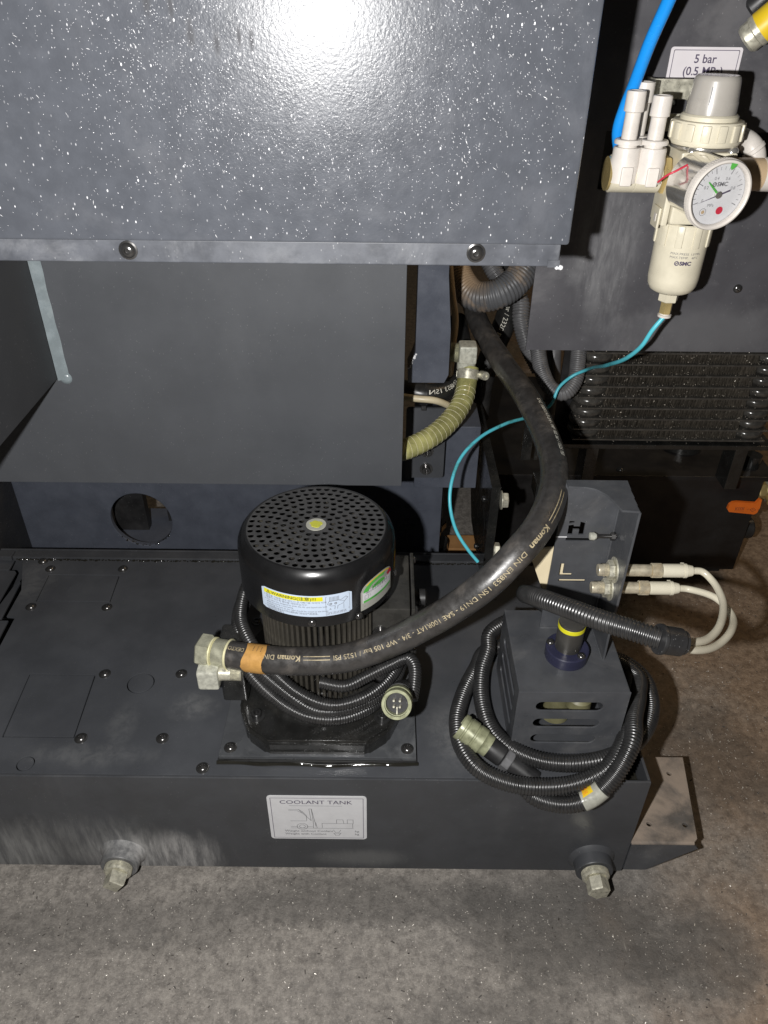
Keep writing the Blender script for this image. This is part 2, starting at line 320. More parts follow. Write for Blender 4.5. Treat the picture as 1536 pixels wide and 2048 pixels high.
        wn = ang < 60 and len(me.polygons) < 4000
        me.materials.append(MT[mat] if isinstance(mat, str) else mat)
        o = bpy.data.objects.new(name, me); COL.objects.link(o)
        if wn:
            md = o.modifiers.new('face_weighted_normals', 'WEIGHTED_NORMAL'); md.weight = 100; md.keep_sharp = True
        if parent is None: o.location = off
        else: o.parent = parent
        if kind: o['kind'] = kind
        if label: o['label'] = label
        return o
def resample(pts, step):
    out = [V(pts[0])]; acc = 0.
    for a, b in zip(pts, pts[1:]):
        a, b = V(a), V(b); L = (b - a).length
        if L < 1e-9: continue
        t = step - acc
        while t <= L: out.append(a.lerp(b, t / L)); t += step
        acc = L - (t - step)
    return out
def spline(ctrl, n=14):
    P = [V(c) for c in ctrl]; P = [P[0] * 2 - P[1]] + P + [P[-1] * 2 - P[-2]]; out = []
    for i in range(1, len(P) - 2):
        p0, p1, p2, p3 = P[i - 1:i + 3]
        t = [0.]
        for a, b in ((p0, p1), (p1, p2), (p2, p3)): t.append(t[-1] + max((b - a).length, 1e-6) ** .5)
        for k in range(n):
            u = t[1] + (t[2] - t[1]) * k / n
            def lp(a, b, ta, tb): return a * ((tb - u) / (tb - ta)) + b * ((u - ta) / (tb - ta))
            A1, A2, A3 = lp(p0, p1, t[0], t[1]), lp(p1, p2, t[1], t[2]), lp(p2, p3, t[2], t[3])
            out.append(lp(lp(A1, A2, t[0], t[2]), lp(A2, A3, t[1], t[3]), t[1], t[2]))
    out.append(P[-2]); return out
def rrect(x0, x1, y0, y1, r, n=5):
    out = []
    for cx, cy, a0 in ((x1 - r, y1 - r, 0), (x0 + r, y1 - r, 90), (x0 + r, y0 + r, 180), (x1 - r, y0 + r, 270)):
        for k in range(n + 1):
            a = R(a0 + 90 * k / n); out.append((cx + r * math.cos(a), cy + r * math.sin(a)))
    return out
def circ(cx, cy, r, n=32, ry=None): return [(cx + r * math.cos(2 * math.pi * k / n), cy + (ry or r) * math.sin(2 * math.pi * k / n)) for k in range(n)]
def rect(x0, x1, y0, y1): return [(x0, y0), (x1, y0), (x1, y1), (x0, y1)]
# writing: font outlines as flat meshes, mapped onto whatever they are printed on
def text2d(body, size, align='LEFT', xs=1.0, bold=0.):
    cu = bpy.data.curves.new('lettering', 'FONT'); cu.body = body; cu.size = size; cu.align_x = align; cu.align_y = 'CENTER'
    cu.resolution_u = 3; cu.offset = bold
    o = bpy.data.objects.new('lettering', cu); me = bpy.data.meshes.new_from_object(o)
    vs = [(v.co.x * xs, v.co.y) for v in me.vertices]; fs = [tuple(p.vertices) for p in me.polygons]
    bpy.data.objects.remove(o); bpy.data.curves.remove(cu); bpy.data.meshes.remove(me); return vs, fs
def line2d(pts, wd):
    vs = []; fs = []
    for (a, b), (c, d) in zip(pts, pts[1:]):
        L = math.hypot(c - a, d - b) or 1; nx, ny = -(d - b) / L * wd / 2, (c - a) / L * wd / 2; n = len(vs)
        ex, ey = (c - a) / L * wd / 2, (d - b) / L * wd / 2
        vs += [(a + nx - ex, b + ny - ey), (a - nx - ex, b - ny - ey), (c - nx + ex, d - ny + ey), (c + nx + ex, d + ny + ey)]; fs.append((n, n + 1, n + 2, n + 3))
    return vs, fs
class Print:
    """flat print on a surface given by f(x, y) -> point"""
    def __init__(s, f): s.f = f; s.mb = MB()
    def shape(s, vf, dx=0, dy=0): s.mb.add([s.f(x + dx, y + dy) for x, y in vf[0]], vf[1]); return s
    def text(s, body, x, y, size, align='LEFT', xs=1., bold=0.): return s.shape(text2d(body, size, align, xs, bold), x, y)
    def line(s, pts, wd): return s.shape(line2d(pts, wd))
    def poly(s, pts, cuts=1): return s.shape((pts, [tuple(range(len(pts)))]))
    def patch(s, x0, x1, y0, y1, nx=1):
        vs = []; fs = []
        for i in range(nx + 1):
            x = x0 + (x1 - x0) * i / nx; vs += [(x, y0), (x, y1)]
            if i: fs.append((2 * i - 2, 2 * i, 2 * i + 1, 2 * i - 1))
        return s.shape((vs, fs))
    def build(s, name, mat, parent): return s.mb.build(name, mat, parent)
def thing(name, label, cat, loc, group=None):
    o = bpy.data.objects.new(name, None); COL.objects.link(o); o.location = V(loc); o.empty_display_size = .02
    return tag(o, label, cat, group)
def tag(o, label, cat, group=None):
    o['label'] = label; o['category'] = cat
    if group: o['group'] = group
    return o
BOLT = {}
def bolt_mesh(kind, mat):
    if (kind, mat) in BOLT: return BOLT[(kind, mat)]
    b = MB()
    if kind == 'button': b.lathe([(.0066, 0), (.0066, .0007), (.0054, .0010), (.0051, .0018), (.0042, .0029), (.0030, .0035), (.0021, .0037), (.0019, .0018), (0, .0015)], I4, 24)
    if kind == 'cap': b.lathe([(.0085, 0), (.0085, .0012), (.0052, .0012), (.0052, .0058), (.0048, .0062), (.0028, .0062), (.0026, .0025), (0, .0023)], I4, 24)
    if kind == 'hex': b.cyl(.0115, 0, .0014, I4, 24); b.hexa(.0098, .0014, .0085, I4)
    if kind == 'small': b.lathe([(.0042, 0), (.0041, .0012), (.003, .0024), (.0012, .0028), (.0011, .0014), (0, .0013)], I4, 16)
    o = b.build('bolt', mat); me = o.data; off = o.location.copy(); me.transform(M.Translation(off)); bpy.data.objects.remove(o)
    BOLT[(kind, mat)] = me; return me
def bolt(parent, p, n=(0, 0, 1), kind='button', mat='steel', name='bolt'):
    o = bpy.data.objects.new(name, bolt_mesh(kind, mat)); COL.objects.link(o)
    root = parent
    while root.parent is not None: root = root.parent
    o.parent = parent; m = frame(V(p) - root.location, n); rz = M.Rotation(random.uniform(0, 1), 4, 'Z'); o.matrix_local = m @ rz
    return o
def chips(name, pts_fn, n, smin, smax, parent=None, mat='chip'):
    b = MB()
    for _ in range(n):
        p, nrm = pts_fn(); s = random.uniform(smin, smax); l = s * random.uniform(1, 3.2)
        q = (V(nrm) + V((random.gauss(0, .55), random.gauss(0, .55), random.gauss(0, .55)))).normalized()
        m = frame(V(p) + V(nrm) * s * .3, q, V((random.gauss(0, 1), random.gauss(0, 1), random.gauss(0, 1))))
        b.add([(-l, -s, 0), (l, -s * .4, s * .3), (l * .8, s, 0), (-l * .6, s * .7, s * .35)], [(0, 1, 2), (0, 2, 3)], m)
    return b.build(name, mat, parent, kind='stuff', ang=5)
# ================================================================== SETTING
fl = MB(); fl.add([(-5, -4, 0), (5, -4, 0), (5, 6, 0), (-5, 6, 0)], [(0, 1, 2, 3)])
fo = fl.build('floor', 'floor', kind='structure')
def floor_pt():
    while True:
        x, y = random.uniform(-.5, .75), random.uniform(.24, .95)
        if y < .452 or x > .34: return (x, y, .0004), (0, 0, 1)
tag(chips('metal_chips', floor_pt, 5200, .00018, .00050, None, 'gritpale'), 'fine bright metal chips scattered over the worn concrete floor', 'metal chips')
def floor_pt2():
    while True:
        x, y = random.uniform(-.5, .75), random.uniform(.24, .95)
        if y < .455 or x > .34: return (x, y, .0004), (0, 0, 1)
tag(chips('dark_grit', floor_pt2, 900, .0003, .0010, None, 'gritdark'), 'dark crumbs of grit and dirt lying on the concrete floor', 'grit')
# ================================================================== COOLANT TANK
T = .166; TF = .461; TB = .824
tk = thing('coolant_tank', 'low wide dark grey coolant tank lying on the floor in front of the machine', 'tank', (-.12, .64, 0))
shell = MB()
shell.box(-.75, .267, TF, TF + .003, .009, T + .0015, .0008)            # front sheet
shell.box(.264, .267, TF + .0032, TB, .009, T + .0015, .0006)           # right end sheet
shell.box(-.75, .2638, TF + .0035, TB, .009, .012)                      # bottom
shell.box(-.75, .2638, TB - .003, TB, .0125, T + .004, .0008)           # back sheet
shell.box(-.505, .2638, TB - .0185, TB - .0033, T - .004, T + .0035, .001)  # raised back rim
shell.box(-.75, -.507, TB - .0185, TB - .0033, T - .004, T + .0035, .001)
shell.build('shell', 'tankfront', tk)
gut = MB(); gut.box(.246, .2635, TF + .004, TB - .02, .140, .143); gut.box(.2435, .2457, TF + .004, TB - .02, .143, T - .004); gut.build('gutter', 'wet', tk)
hole1 = [(-.4445, .7735), (-.3493, .7735), (-.346, .7192), (-.4413, .7192)]
hole2 = [(-.4012, .5972), (-.3249, .5972), (-.3194, .5085), (-.3954, .5085)]
def grow(pl, d):
    cx = sum(p[0] for p in pl) / len(pl); cy = sum(p[1] for p in pl) / len(pl)
    return [(x + (d if x > cx else -d), y + (d if y > cy else -d)) for x, y in pl]
lidout = [(-.4985, TB - .020), (-.438, TF + .0045), (.2425, TF + .0045), (.2425, TB - .020)]
lidout = [tuple(PZ(u, v, T))[:2] for u, v in ((45.5, 1119), (43, 1180), (14, 1232), (31, 1234), (-4, 1300))] + [(-.425, TF + .0045), (.2425, TF + .0045), (.2425, TB - .0195)]
top = MB().plate(lidout, [hole1, hole2, circ(-.2711, .585, .0154), circ(-.3577, .4768, .0092)], .003, M.Translation((0, 0, T - .0015)), .0004)
lid = top.build('top_plate', 'tank', tk)
for pl in (hole1, hole2):
    MB().plate(grow(pl, -.0019), [], .003, M.Translation((0, 0, T - .0016)), .0003).build('access_lid', 'tank', tk)
for c in (circ(-.2711, .585, .0137), circ(-.3577, .4768, .0076)):
    MB().plate(c, [], .003, M.Translation((0, 0, T - .0016)), .0003).build('knockout', 'tank', tk)
for p in ((-.4618, .8005), (-.446, .7844), (-.3494, .7861), (-.4427, .7089), (-.3473, .7095), (-.3153, .5979), (-.2286, .5992), (-.3124, .5082), (-.228, .5093), (-.1789, .4735), (.135, .79), (.02, .79)):
    bolt(tk, (p[0], p[1], T + .0001))
seam = MB(); pts = []
for k in range(260):
    x = -.50 + .72 * k / 259; r = .0012 + .0011 * random.random() ** 2
    seam.lathe([(r, 0), (r * .75, r * .5), (0, r * .7)], M.Translation((x + random.uniform(-.001, .001), TB - .0198 + random.uniform(-.0012, .0012), T + .0001)), 7)
seam.build('wet_seam', 'wet', tk)
for sx in (-.2795, .2295):
    m = frame((sx, TF + .0005, .0345), (0, -1, 0))
    MB().lathe([(.0255, 0), (.0245, .0012), (.0225, .0032), (.0205, .0050), (.0200, .0160), (.0190, .0172), (.0150, .0172), (.0148, .008)], m, 36).build('drain_boss', 'tankfront', tk)
    pg = MB(); pr = [(0, .006)]
    for k in range(6): h = .0165 + k * .0011; pr += [(.0138, h), (.0146, h + .00055)]
    pr += [(.0136, .0235), (.0125, .0245), (0, .0245)]
    pg.lathe(pr, m, 28)
    m2 = m @ M.Rotation(R(8 if sx < 0 else 22), 4, 'Z')
    if sx < 0: pg.lathe([(0, .0246), (.0115, .0246), (.0122, .0256), (.0116, .0372), (.0104, .0384), (0, .0384)], m2, 4)
    else: pg.hexa(.0118, .0246, .040, m2, .1)
    pg.build('drain_plug', 'zinc', tk, label='square headed drain plug at the left' if sx < 0 else 'hexagon headed drain plug at the right')
# sticker with truck drawing
sx0, sx1, sz0, sz1 = -.1157, -.0145, .0660, .1408
sy = TF - .0006
st = MB().plate(rrect(sx0, sx1, sz0, sz1, .004), [], .0006, frame((0, sy, 0), (0, -1, 0), (1, 0, 0)), .0001)
# frame() with z=-Y and x=+X has y = z cross x = -Z ... build directly instead
st = MB().prism([(x, z) for x, z in rrect(sx0, sx1, sz0, sz1, .004)], -.0006, 0, M(((1, 0, 0, 0), (0, 0, 1, TF), (0, 1, 0, 0), (0, 0, 0, 1))))
stk = st.build('tank_sticker', 'paper', tk, label='white sticker reading COOLANT TANK with a line drawing of a lift truck')
W_, H_ = sx1 - sx0, sz1 - sz0
def sf(x, y): return V((sx0 + x * W_, TF - .0009, sz1 - y * H_))
P = Print(lambda x, y: V((sx0 + x, TF - .0009, sz0 + y)))
mmx = lambda a: (a[0] * W_, (1 - a[1]) * H_)
for a, b in (((.035, .045), (.965, .045)), ((.965, .045), (.965, .965)), ((.965, .965), (.035, .965)), ((.035, .965), (.035, .045))): P.line([mmx(a), mmx(b)], .0005)
P.text('COOLANT TANK', .49 * W_, .862 * H_, .0084, 'CENTER', 1.12)
P.build('lettering', 'inkviolet', stk)
P = Print(lambda x, y: V((sx0 + x, TF - .0009, sz0 + y)))
dr = [[(.22, .215), (.75, .215)], [(.21, .30), (.31, .30), (.345, .345), (.385, .44), (.385, .56)], [(.21, .325), (.30, .33), (.34, .38)], [(.22, .565), (.38, .565)],
      [(.31, .30), (.43, .555), (.415, .285), (.44, .285), (.465, .56), (.475, .69)], [(.44, .285), (.45, .56)], [(.45, .56), (.45, .735), (.475, .735)], [(.475, .60), (.487, .735)],
      [(.22, .735), (.86, .735)], [(.22, .70), (.29, .70)], [(.38, .70), (.44, .70)], [(.54, .72), (.54, .62), (.855, .62), (.855, .72)], [(.69, .615), (.69, .53), (.755, .53), (.765, .615)], [(.80, .615), (.80, .53), (.86, .53), (.86, .615)]]
for l in dr: P.line([mmx(a) for a in l], .00042)
for rr_, k in ((.0056, 0), (.003, 0)): P.line([(.335 * W_ + rr_ * 1.0 * math.cos(2 * math.pi * i / 20), .305 * H_ + rr_ * .95 * math.sin(2 * math.pi * i / 20)) for i in range(21)], .00042)
P.text('Weight without Coolant', .15 * W_, .195 * H_, .0046, 'LEFT', 1.1); P.text('Weight with Coolant', .15 * W_, .125 * H_, .0046, 'LEFT', 1.1)
for yy in (.195, .125):
    P.text('kg', .875 * W_, yy * H_, .0046, 'LEFT', 1.1); P.line([(.655 * W_, (yy + .03) * H_), (.675 * W_, (yy - .03) * H_), (.71 * W_, (yy - .03) * H_), (.73 * W_, (yy + .03) * H_)], .0004)
P.line([(.66 * W_, .135 * H_), (.725 * W_, .135 * H_)], .0005)
P.build('lettering', 'inkgrey', stk)
# lifting foot at the right end
ft = MB(); FZ_ = .0655
def fp(u, v, z=FZ_): p = PZ(u, v, z); return (p.x, p.y)
fA, fB, fC = fp(1365, 1515), fp(1394, 1672), fp(1262, 1681)
yF = TF + .001
outl = [(.2675, yF), (fB[0] - .006, yF), (fB[0] - .001, yF + .004), (fA[0], fA[1]), (.2675, fA[1])]
h3 = [(*fp(1338, 1547), .0032), (*fp(1298, 1648), .0032), (*fp(1370, 1650), .0032)]
ft.plate(outl, [circ(x, y, r, 14) for x, y, r in h3], .004, M.Translation((0, 0, FZ_ - .002)), .0005)
pA, pB, pC = PY(1396, 1698, yF - .002), PY(1290, 1739, yF - .002), PY(1385, 1676, yF - .002)
ft2 = MB(); ft2.prism([(.2675, FZ_ - .003), (fB[0] - .005, FZ_ - .003), (pA.x, FZ_ - .010), (pA.x - .001, pA.z), (pB.x, pB.z), (.2675, pB.z)], 0, .003, M(((1, 0, 0, 0), (0, 0, 1, yF - .0022), (0, 1, 0, 0), (0, 0, 0, 1))))
ft2.build('foot_front', 'box', tk)
ft.lathe([(.0031, .2675), (.0031, fB[0] - .005)], frame((0, yF + .0009, FZ_ - .0031), (1, 0, 0)), 16)
ft.build('lifting_foot', 'foot', tk)
# ================================================================== tray at the far left
tr = thing('side_tray', 'dark sheet metal tray with stepped edge beside the left end of the tank lid', 'tray', (-.58, .70, .10))
def tp_(z, *uv): return [tuple(PZ(u, v, z))[:2] for u, v in uv]
MB().plate(tp_(.160, (-60, 1113), (20, 1113), (26, 1116), (28, 1121), (17, 1139), (-60, 1139)), [], .003, M.Translation((0, 0, .1585)), .0006).build('rear_plate', 'tank', tr)
MB().plate(tp_(.160, (-60, 1141), (29, 1141.5), (31, 1145), (-60, 1300)), [], .003, M.Translation((0, 0, .1585)), .0006).build('middle_plate', 'tank', tr)
q = MB().plate(tp_(.154, (37, 1160), (40, 1165), (2, 1236), (-20, 1236)), [], .003, M.Translation((0, 0, .1525)), .0006); q.build('step_rail', 'tank', tr)
MB().plate(tp_(.158, (-60, 1241), (15, 1241.5), (-60, 1385)), [], .003, M.Translation((0, 0, .1565)), .0006).build('front_plate', 'tank', tr)
MB().box(-.74, -.44, .468, .80, .03, .034).build('floor_plate', 'hyd', tr)  # tray floor in black, the shade of the gaps put into its colour
# ================================================================== UPPER CABINET
cb = thing('machine_cabinet', 'large dark speckled sheet metal cabinet overhanging at the top, with two steel bolts', 'cabinet', (-.4, .6, .648))
MB().box(-1.1, .1252, .530, .69, .6655, 1.25, .0022).build('front_panel', 'cabinet', cb)
sp = MB(); sp.box(-1.1, .1212, .5365, .68, .6490, .6652, .0014); sp.box(.1130, .1215, .5355, .5364, .6490, .6540); sp.build('bottom_strip', 'strip', cb)
for p in ((-.1805, .6577), (.0622, .6583)): bolt(cb, (p[0], .5364, p[1]), (0, -1, 0))
bolt(cb, (.1253, .60, .775), (1, 0, 0), 'button', 'boltblack')
bd = MB()
for k in range(14): bd.lathe([(.0012 * random.uniform(.7, 1.3), 0), (.0008, .0008), (0, .001)], frame((.119 + .0045 * random.random() + .0004 * k * .3, .5362, .6488 + random.uniform(-.0006, .0004)), (0, -1, 0)), 8)
bd.build('sealant_drip', 'paper', cb)
def cab_pt():
    x = random.uniform(-.34, .12); z = random.uniform(.668, .86)
    return (x, .5297, z), (0, -1, 0)
fk = MB()
for k in range(900):
    x = -.36 + .48 * random.random() ** .8; z = random.uniform(.669, .83); L_ = .00016 + .0016 * random.random() ** 7; w_ = random.uniform(.00010, .00026)
    a = R(-55 + random.gauss(0, 22)); dx, dz = math.cos(a), math.sin(a); y = .5297
    fk.add([(x - dx * L_ - dz * w_ * .3, y, z - dz * L_ + dx * w_ * .3), (x - dx * L_ * .3 + dz * w_, y, z - dz * L_ * .3 - dx * w_), (x + dx * L_, y, z + dz * L_), (x + dz * -w_, y, z + dx * w_), (x, y - w_ * .7, z)], [(0, 1, 4), (1, 2, 4), (2, 3, 4), (3, 0, 4)])
fk.build('metal_flecks', 'fleck', cb, kind='stuff')
fk = MB()
while len(fk.f) < 4 * 6500:
    x = random.gauss(-.045, .085); z = random.gauss(.785, .055)
    if not (-.36 < x < .122 and .668 < z < .85): continue
    w_ = random.uniform(.00010, .00030); a = R(-55 + random.gauss(0, 30)); L_ = w_ * random.uniform(1, 2.6); dx, dz = math.cos(a), math.sin(a); y = .5298
    fk.add([(x - dx * L_, y, z - dz * L_), (x + dz * w_, y, z - dx * w_), (x + dx * L_, y, z + dz * L_), (x - dz * w_, y, z + dx * w_), (x, y - w_ * .55, z)], [(0, 1, 4), (1, 2, 4), (2, 3, 4), (3, 0, 4)])
fk.build('dried_droplets', 'droplet', cb, kind='stuff', ang=80)
# ================================================================== LOWER COVER
cv = thing('lower_cover', 'plain dark grey cover panel behind the round pump motor', 'panel', (-.2, .72, .345))
MB().box(-.75, .0195, .720, .7225, .3455, .64, .0008).build('cover_sheet', 'cover', cv)
MB().box(.0165, .0195, .7227, .80, .3455, .64, .0006).build('return_edge', 'dark', cv)
sc = thing('side_cover', 'dark side cover at the left edge, its joint sealed with a pale bead', 'panel', (-.36, .62, .476))
MB().box(-.75, -.3375, .44, .7195, .476, .645, .001).build('side_sheet', 'sideshade', sc)
se = MB()
def sw(t): return .0042 + .0008 * math.sin(t * 9) + .0006 * math.sin(t * 23)
pts = []; n = 30
for i in range(n + 1):
    t = i / n; z = .474 + .166 * t; ww = .0098 + .0004 * math.sin(9 * t) + .0003 * math.sin(31 * t)
    pts.append((z, ww))
vs = []; fs = []
for i, (z, ww) in enumerate(pts):
    vs += [(-.3372, .7196 - ww * .55, z), (-.3372 + ww * .55, .7196 - ww * .30, z), (-.3372 + ww, .7196, z)]
    if i: a = 3 * i - 3; fs += [(a, a + 1, a + 4, a + 3), (a + 1, a + 2, a + 5, a + 4)]
se.add(vs, fs); se.lathe([(.0066, 0), (.0055, .0016), (.003, .0026), (0, .0028)], frame((-.3312, .7196, .4745), (0, -1, 0)), 20)
se.build('sealant_bead', 'sealant', sc)
# ================================================================== FRAME BEAM behind the tank
bm_ = thing('frame_beam', 'blue grey machine frame beam with a large round hole above the tank', 'beam', (-.2, .93, .105))
MB().plate(rect(-.56, .082, .104, .30), [circ(-.3555, .1655, .0455, 40, .0475)], .008, M(((1, 0, 0, 0), (0, 0, -1, .904), (0, 1, 0, 0), (0, 0, 0, 1))), .0012).build('beam_face', 'blue', bm_)
MB().box(-.56, .082, .9085, 1.02, .098, .1035).build('bottom_flange', 'blue', bm_)
q = MB()
for k in range(34):
    a = R(random.uniform(215, 330)); q.lathe([(.0014 * random.uniform(.5, 1.3), 0), (.0009, .0007), (0, .001)], frame((-.3555 + .0452 * math.cos(a), .8995 + random.uniform(0, .006), .1655 + .0468 * math.sin(a)), (0, -.6, .8)), 7)
q.build('wet_rim', 'wet', bm_)
q = MB(); q.box(-.345, -.29, .985, 1.0, .10, .30); q.box(-.42, -.37, .96, .975, .10, .30); q.build('inner_rib', 'dark', bm_)
lb = thing('leg_block', 'black machine leg block behind the left end of the tank', 'block', (-.62, .84, 0))
MB().box(-.76, -.527, .775, .898, .004, .345, .002).build('block_body', 'dark', lb); MB().box(-.76, -.522, .77, .774, .10, .20, .001).build('front_sheet', 'dark', lb)
# ================================================================== COLUMN and boxes in the gap
co = thing('support_column', 'blue grey painted column with a chipped lower corner beside the cover panel', 'column', (.048, .82, .436))
cx = .0335
MB().prism([(cx, .70), (cx, .474), (cx - .0035, .463), (cx - .008, .4535), (cx - .0075, .4362), (cx + .034, .4362), (cx + .0385, .446), (cx + .0380, .50), (cx + .0325, .56), (cx + .031, .70)], 0, .03, M(((1, 0, 0, 0), (0, 0, 1, .80), (0, 1, 0, 0), (0, 0, 0, 1)))).build('column_body', 'blue', co)
q = MB()
for k in range(9): q.lathe([(.0012 * random.uniform(.6, 1.4), 0), (0, .0007)], frame((cx - .007 + .0009 * k + random.uniform(-.0006, .0006), .7996, .4535 + .0022 * k + random.uniform(-.001, .001)), (0, -1, 0)), 7)
q.build('paint_chip', 'paper', co)
fb = thing('frame_bracket', 'blue grey bracket box with a two bolt joint plate under the olive hose', 'bracket', (.08, .88, .25))
MB().box(.040, .124, .860, .93, .2530, .3470, .0015).build('bracket_box', 'blue', fb)
jp = MB(); jp.prism(rrect(.0265, .0765, .2830, .384, .004), 0, .004, M(((1, 0, 0, 0), (0, 0, 1, .838), (0, 1, 0, 0), (0, 0, 0, 1)))); jp.build('joint_plate', 'tank', fb)
for z in (.3232, .2968): bolt(fb, (.0542, .8378, z), (0, -1, 0), 'cap', 'steel')
bp = thing('brace_plate', 'thick black brace plate with two hexagon bolts between motor and hydraulic tank', 'bracket', (.135, .80, .10))
def yz(u, v, x):
    k = _ray(u, v); p = V((0, 0, CAMH)) + k * (x / k.x); return (p.y, p.z)
X0 = .128
poly = [yz(946, 795, X0), yz(984, 975, X0), yz(961, 1140, X0), yz(948, 1135, X0)]
y0, z0 = poly[1]; y1, z1 = poly[2]; yt, zt = poly[0]
MB().prism([(yt, zt), (y0, z0), (y0 + .006, z1 - .01), (y0 + .15, z1 - .01), (yt + .08, zt)], 0, .011, M(((0, 0, 1, X0), (1, 0, 0, 0), (0, 1, 0, 0), (0, 0, 0, 1)))).build('plate', 'cast', bp)
for u, v in ((1001, 1000), (985, 1100)):
    y, z = yz(u, v, X0 + .011); bolt(bp, (X0 + .0112, y, z), (1, 0, 0), 'hex', 'zinc')
y, z = yz(968, 998, X0); bolt(bp, (X0 - .0002, y, z), (-1, 0, 0), 'small', 'boltblack')
y, z = yz(952, 1092, X0); bolt(bp, (X0 - .0002, y, z), (-1, 0, 0), 'small', 'boltblack')
wb = MB(); a = PZ(900, 1094, .03); wb.box(a.x - .02, a.x + .06, a.y - .01, a.y + .03, .0, .034, .002); tag(wb.build('wood_block', 'wood'), 'orange brown wooden block on the floor under the machine frame', 'wood block')
ml = thing('levelling_jack', 'black oily levelling jack under the frame beam beside the wooden block', 'jack', (.085, 1.0, 0))
MB().cyl(.022, 0, .06, M.Translation((.085, 1.0, 0)), 24, .002).build('pad', 'cast', ml); MB().cyl(.009, .06, .20, M.Translation((.085, 1.0, 0)), 16).build('stud', 'cast', ml)
MB().hexa(.017, .085, .098, M.Translation((.085, 1.0, 0))).build('nut', 'cast', ml)
# ================================================================== REAR PANEL
RY = .715
rp = thing('regulator_board', 'dark grey sheet metal wall at the right carrying the air regulator', 'panel', (.37, .72, .513))
slot = rect(.186, .60, .664, .7115)
MB().plate(rect(.1405, .62, .5130, 1.15), [slot, circ(.316, .809, .0335, 40)], .0025, M(((1, 0, 0, 0), (0, 0, -1, RY + .00125), (0, 1, 0, 0), (0, 0, 0, 1))), .0003).build('panel_sheet', 'rear', rp)
MB().box(.1405, .62, RY + .03, RY + .033, .60, 1.15).build('backing_sheet', 'dark', rp)
bolt(rp, (.3349, RY - .0001, .577), (0, -1, 0), 'small', 'steel', 'rivet')
bolt(rp, (.2325, RY - .0001, .7325), (0, -1, 0), 'cap', 'boltblack')
sg = MB().prism(rrect(.2278, .2858, .7488, .7728, .0022), -.0006, 0, M(((1, 0, 0, 0), (0, 0, 1, RY), (0, 1, 0, 0), (0, 0, 0, 1)))).build('pressure_sign', 'sign', rp, label='white sign reading 5 bar (0.5 MPa)')
P = Print(lambda x, y: V((.2278 + x, RY - .0009, .7488 + y)))
fr = rrect(.0026, .0554, .0022, .0218, .0008, 2); P.line(fr + fr[:1], .0005)
P.text('5 bar', .029, .0155, .0086, 'CENTER', 1.0, .00012); P.text('(0.5 MPa)', .029, .0068, .0084, 'CENTER', 1.02, .00012); P.build('lettering', 'inkviolet', sg)
# valve seen through the round hole, top right
va = thing('solenoid_valve', 'metal cylinder with yellow label poking through the round panel hole, top right', 'valve', (.31, .71, .80))
ax = V((.55, -.35, .62)).normalized(); o = PY(1520, 58, .70)
m = frame(o - ax * .012, ax)
MB().lathe([(0, 0), (.0095, 0), (.0112, .002), (.0112, .008), (.0122, .009), (.0122, .075), (0, .075)], m, 32).build('valve_body', 'zinc', va)
MB().lathe([(.0124, .013), (.0124, .034)], m, 32).build('yellow_band', 'yellowlabel', va)
MB().cyl(.010, .0, .08, frame(PY(1500, 20, .72), ax), 24, .002).build('black_coil', 'dark', va)
# ================================================================== PUMP
CX, CY = -.0646, .584
pu = thing('coolant_pump', 'black electric pump motor with perforated round fan cover standing on the tank', 'pump', (CX, CY, T))
MB().box(-.1652, .0362, .4800, .690, T + .0003, T + .0030, .0006).build('gasket', 'rubberclean', pu)
gx_ = [(-.1658 + .203 * k / 60, .4793 - .0022 * math.sin(math.pi * k / 60) ** 2 + .0006 * math.sin(k * .33), T + .0017 - .0005 * math.sin(k * .21)) for k in range(61)]
MB().tube(gx_, .0021, 10, True, [.0020 + .0002 * math.sin(k * .6) for k in range(61)]).build('gasket_lip', 'wet', pu)
MB().box(-.1642, .0352, .4822, .690, T + .0032, T + .0080, .0008).build('mounting_plate', 'wornplate', pu)
PT = T + .0081
for p in ((-.1535, .4925), (.0262, .4932), (-.1535, .678), (.0262, .678)): bolt(pu, (p[0], p[1], PT))
hw = .084
fl_ = [(-.0505, -.0985), (.0505, -.0985), (.0720, -.082), (.0845, -.052), (.0845, .052), (.060, .0985), (-.060, .0985), (-.0845, .052), (-.0845, -.052), (-.0720, -.082)]
b = bmesh.new(); vs = [b.verts.new((CX + x, CY + y, PT)) for x, y in fl_]; f = b.faces.new(vs); e = bmesh.ops.extrude_face_region(b, geom=[f])
for v in e['geom']:
    if isinstance(v, bmesh.types.BMVert): v.co.z += .0175
bmesh.ops.bevel(b, geom=[x for x in b.edges if x.verts[0].co.z > PT + .01 and x.verts[1].co.z > PT + .01] + [x for x in b.edges if abs(x.verts[0].co.z - x.verts[1].co.z) > .01], offset=.0035, segments=3, affect='EDGES')
MB().bm(b).build('base_flange', 'cast', pu)
FT = PT + .0175
for p in ((-.1290, .5185), (.0005, .5180)): bolt(pu, (p[0], p[1], FT), (0, 0, 1), 'cap', 'boltblack')
MB().lathe([(.078, 0), (.076, .004), (.066, .010), (.060, .014), (.052, .016), (.0495, .018), (.0495, .150), (0, .150)], M.Translation((CX, CY, FT)), 56).build('motor_body', 'cast', pu)
finmb = MB().prism([(.0480, -.0019), (.0592, -.0016), (.0600, -.0008), (.0600, .0008), (.0592, .0016), (.0480, .0019)], FT + .018, .3345, I4)
fm = None
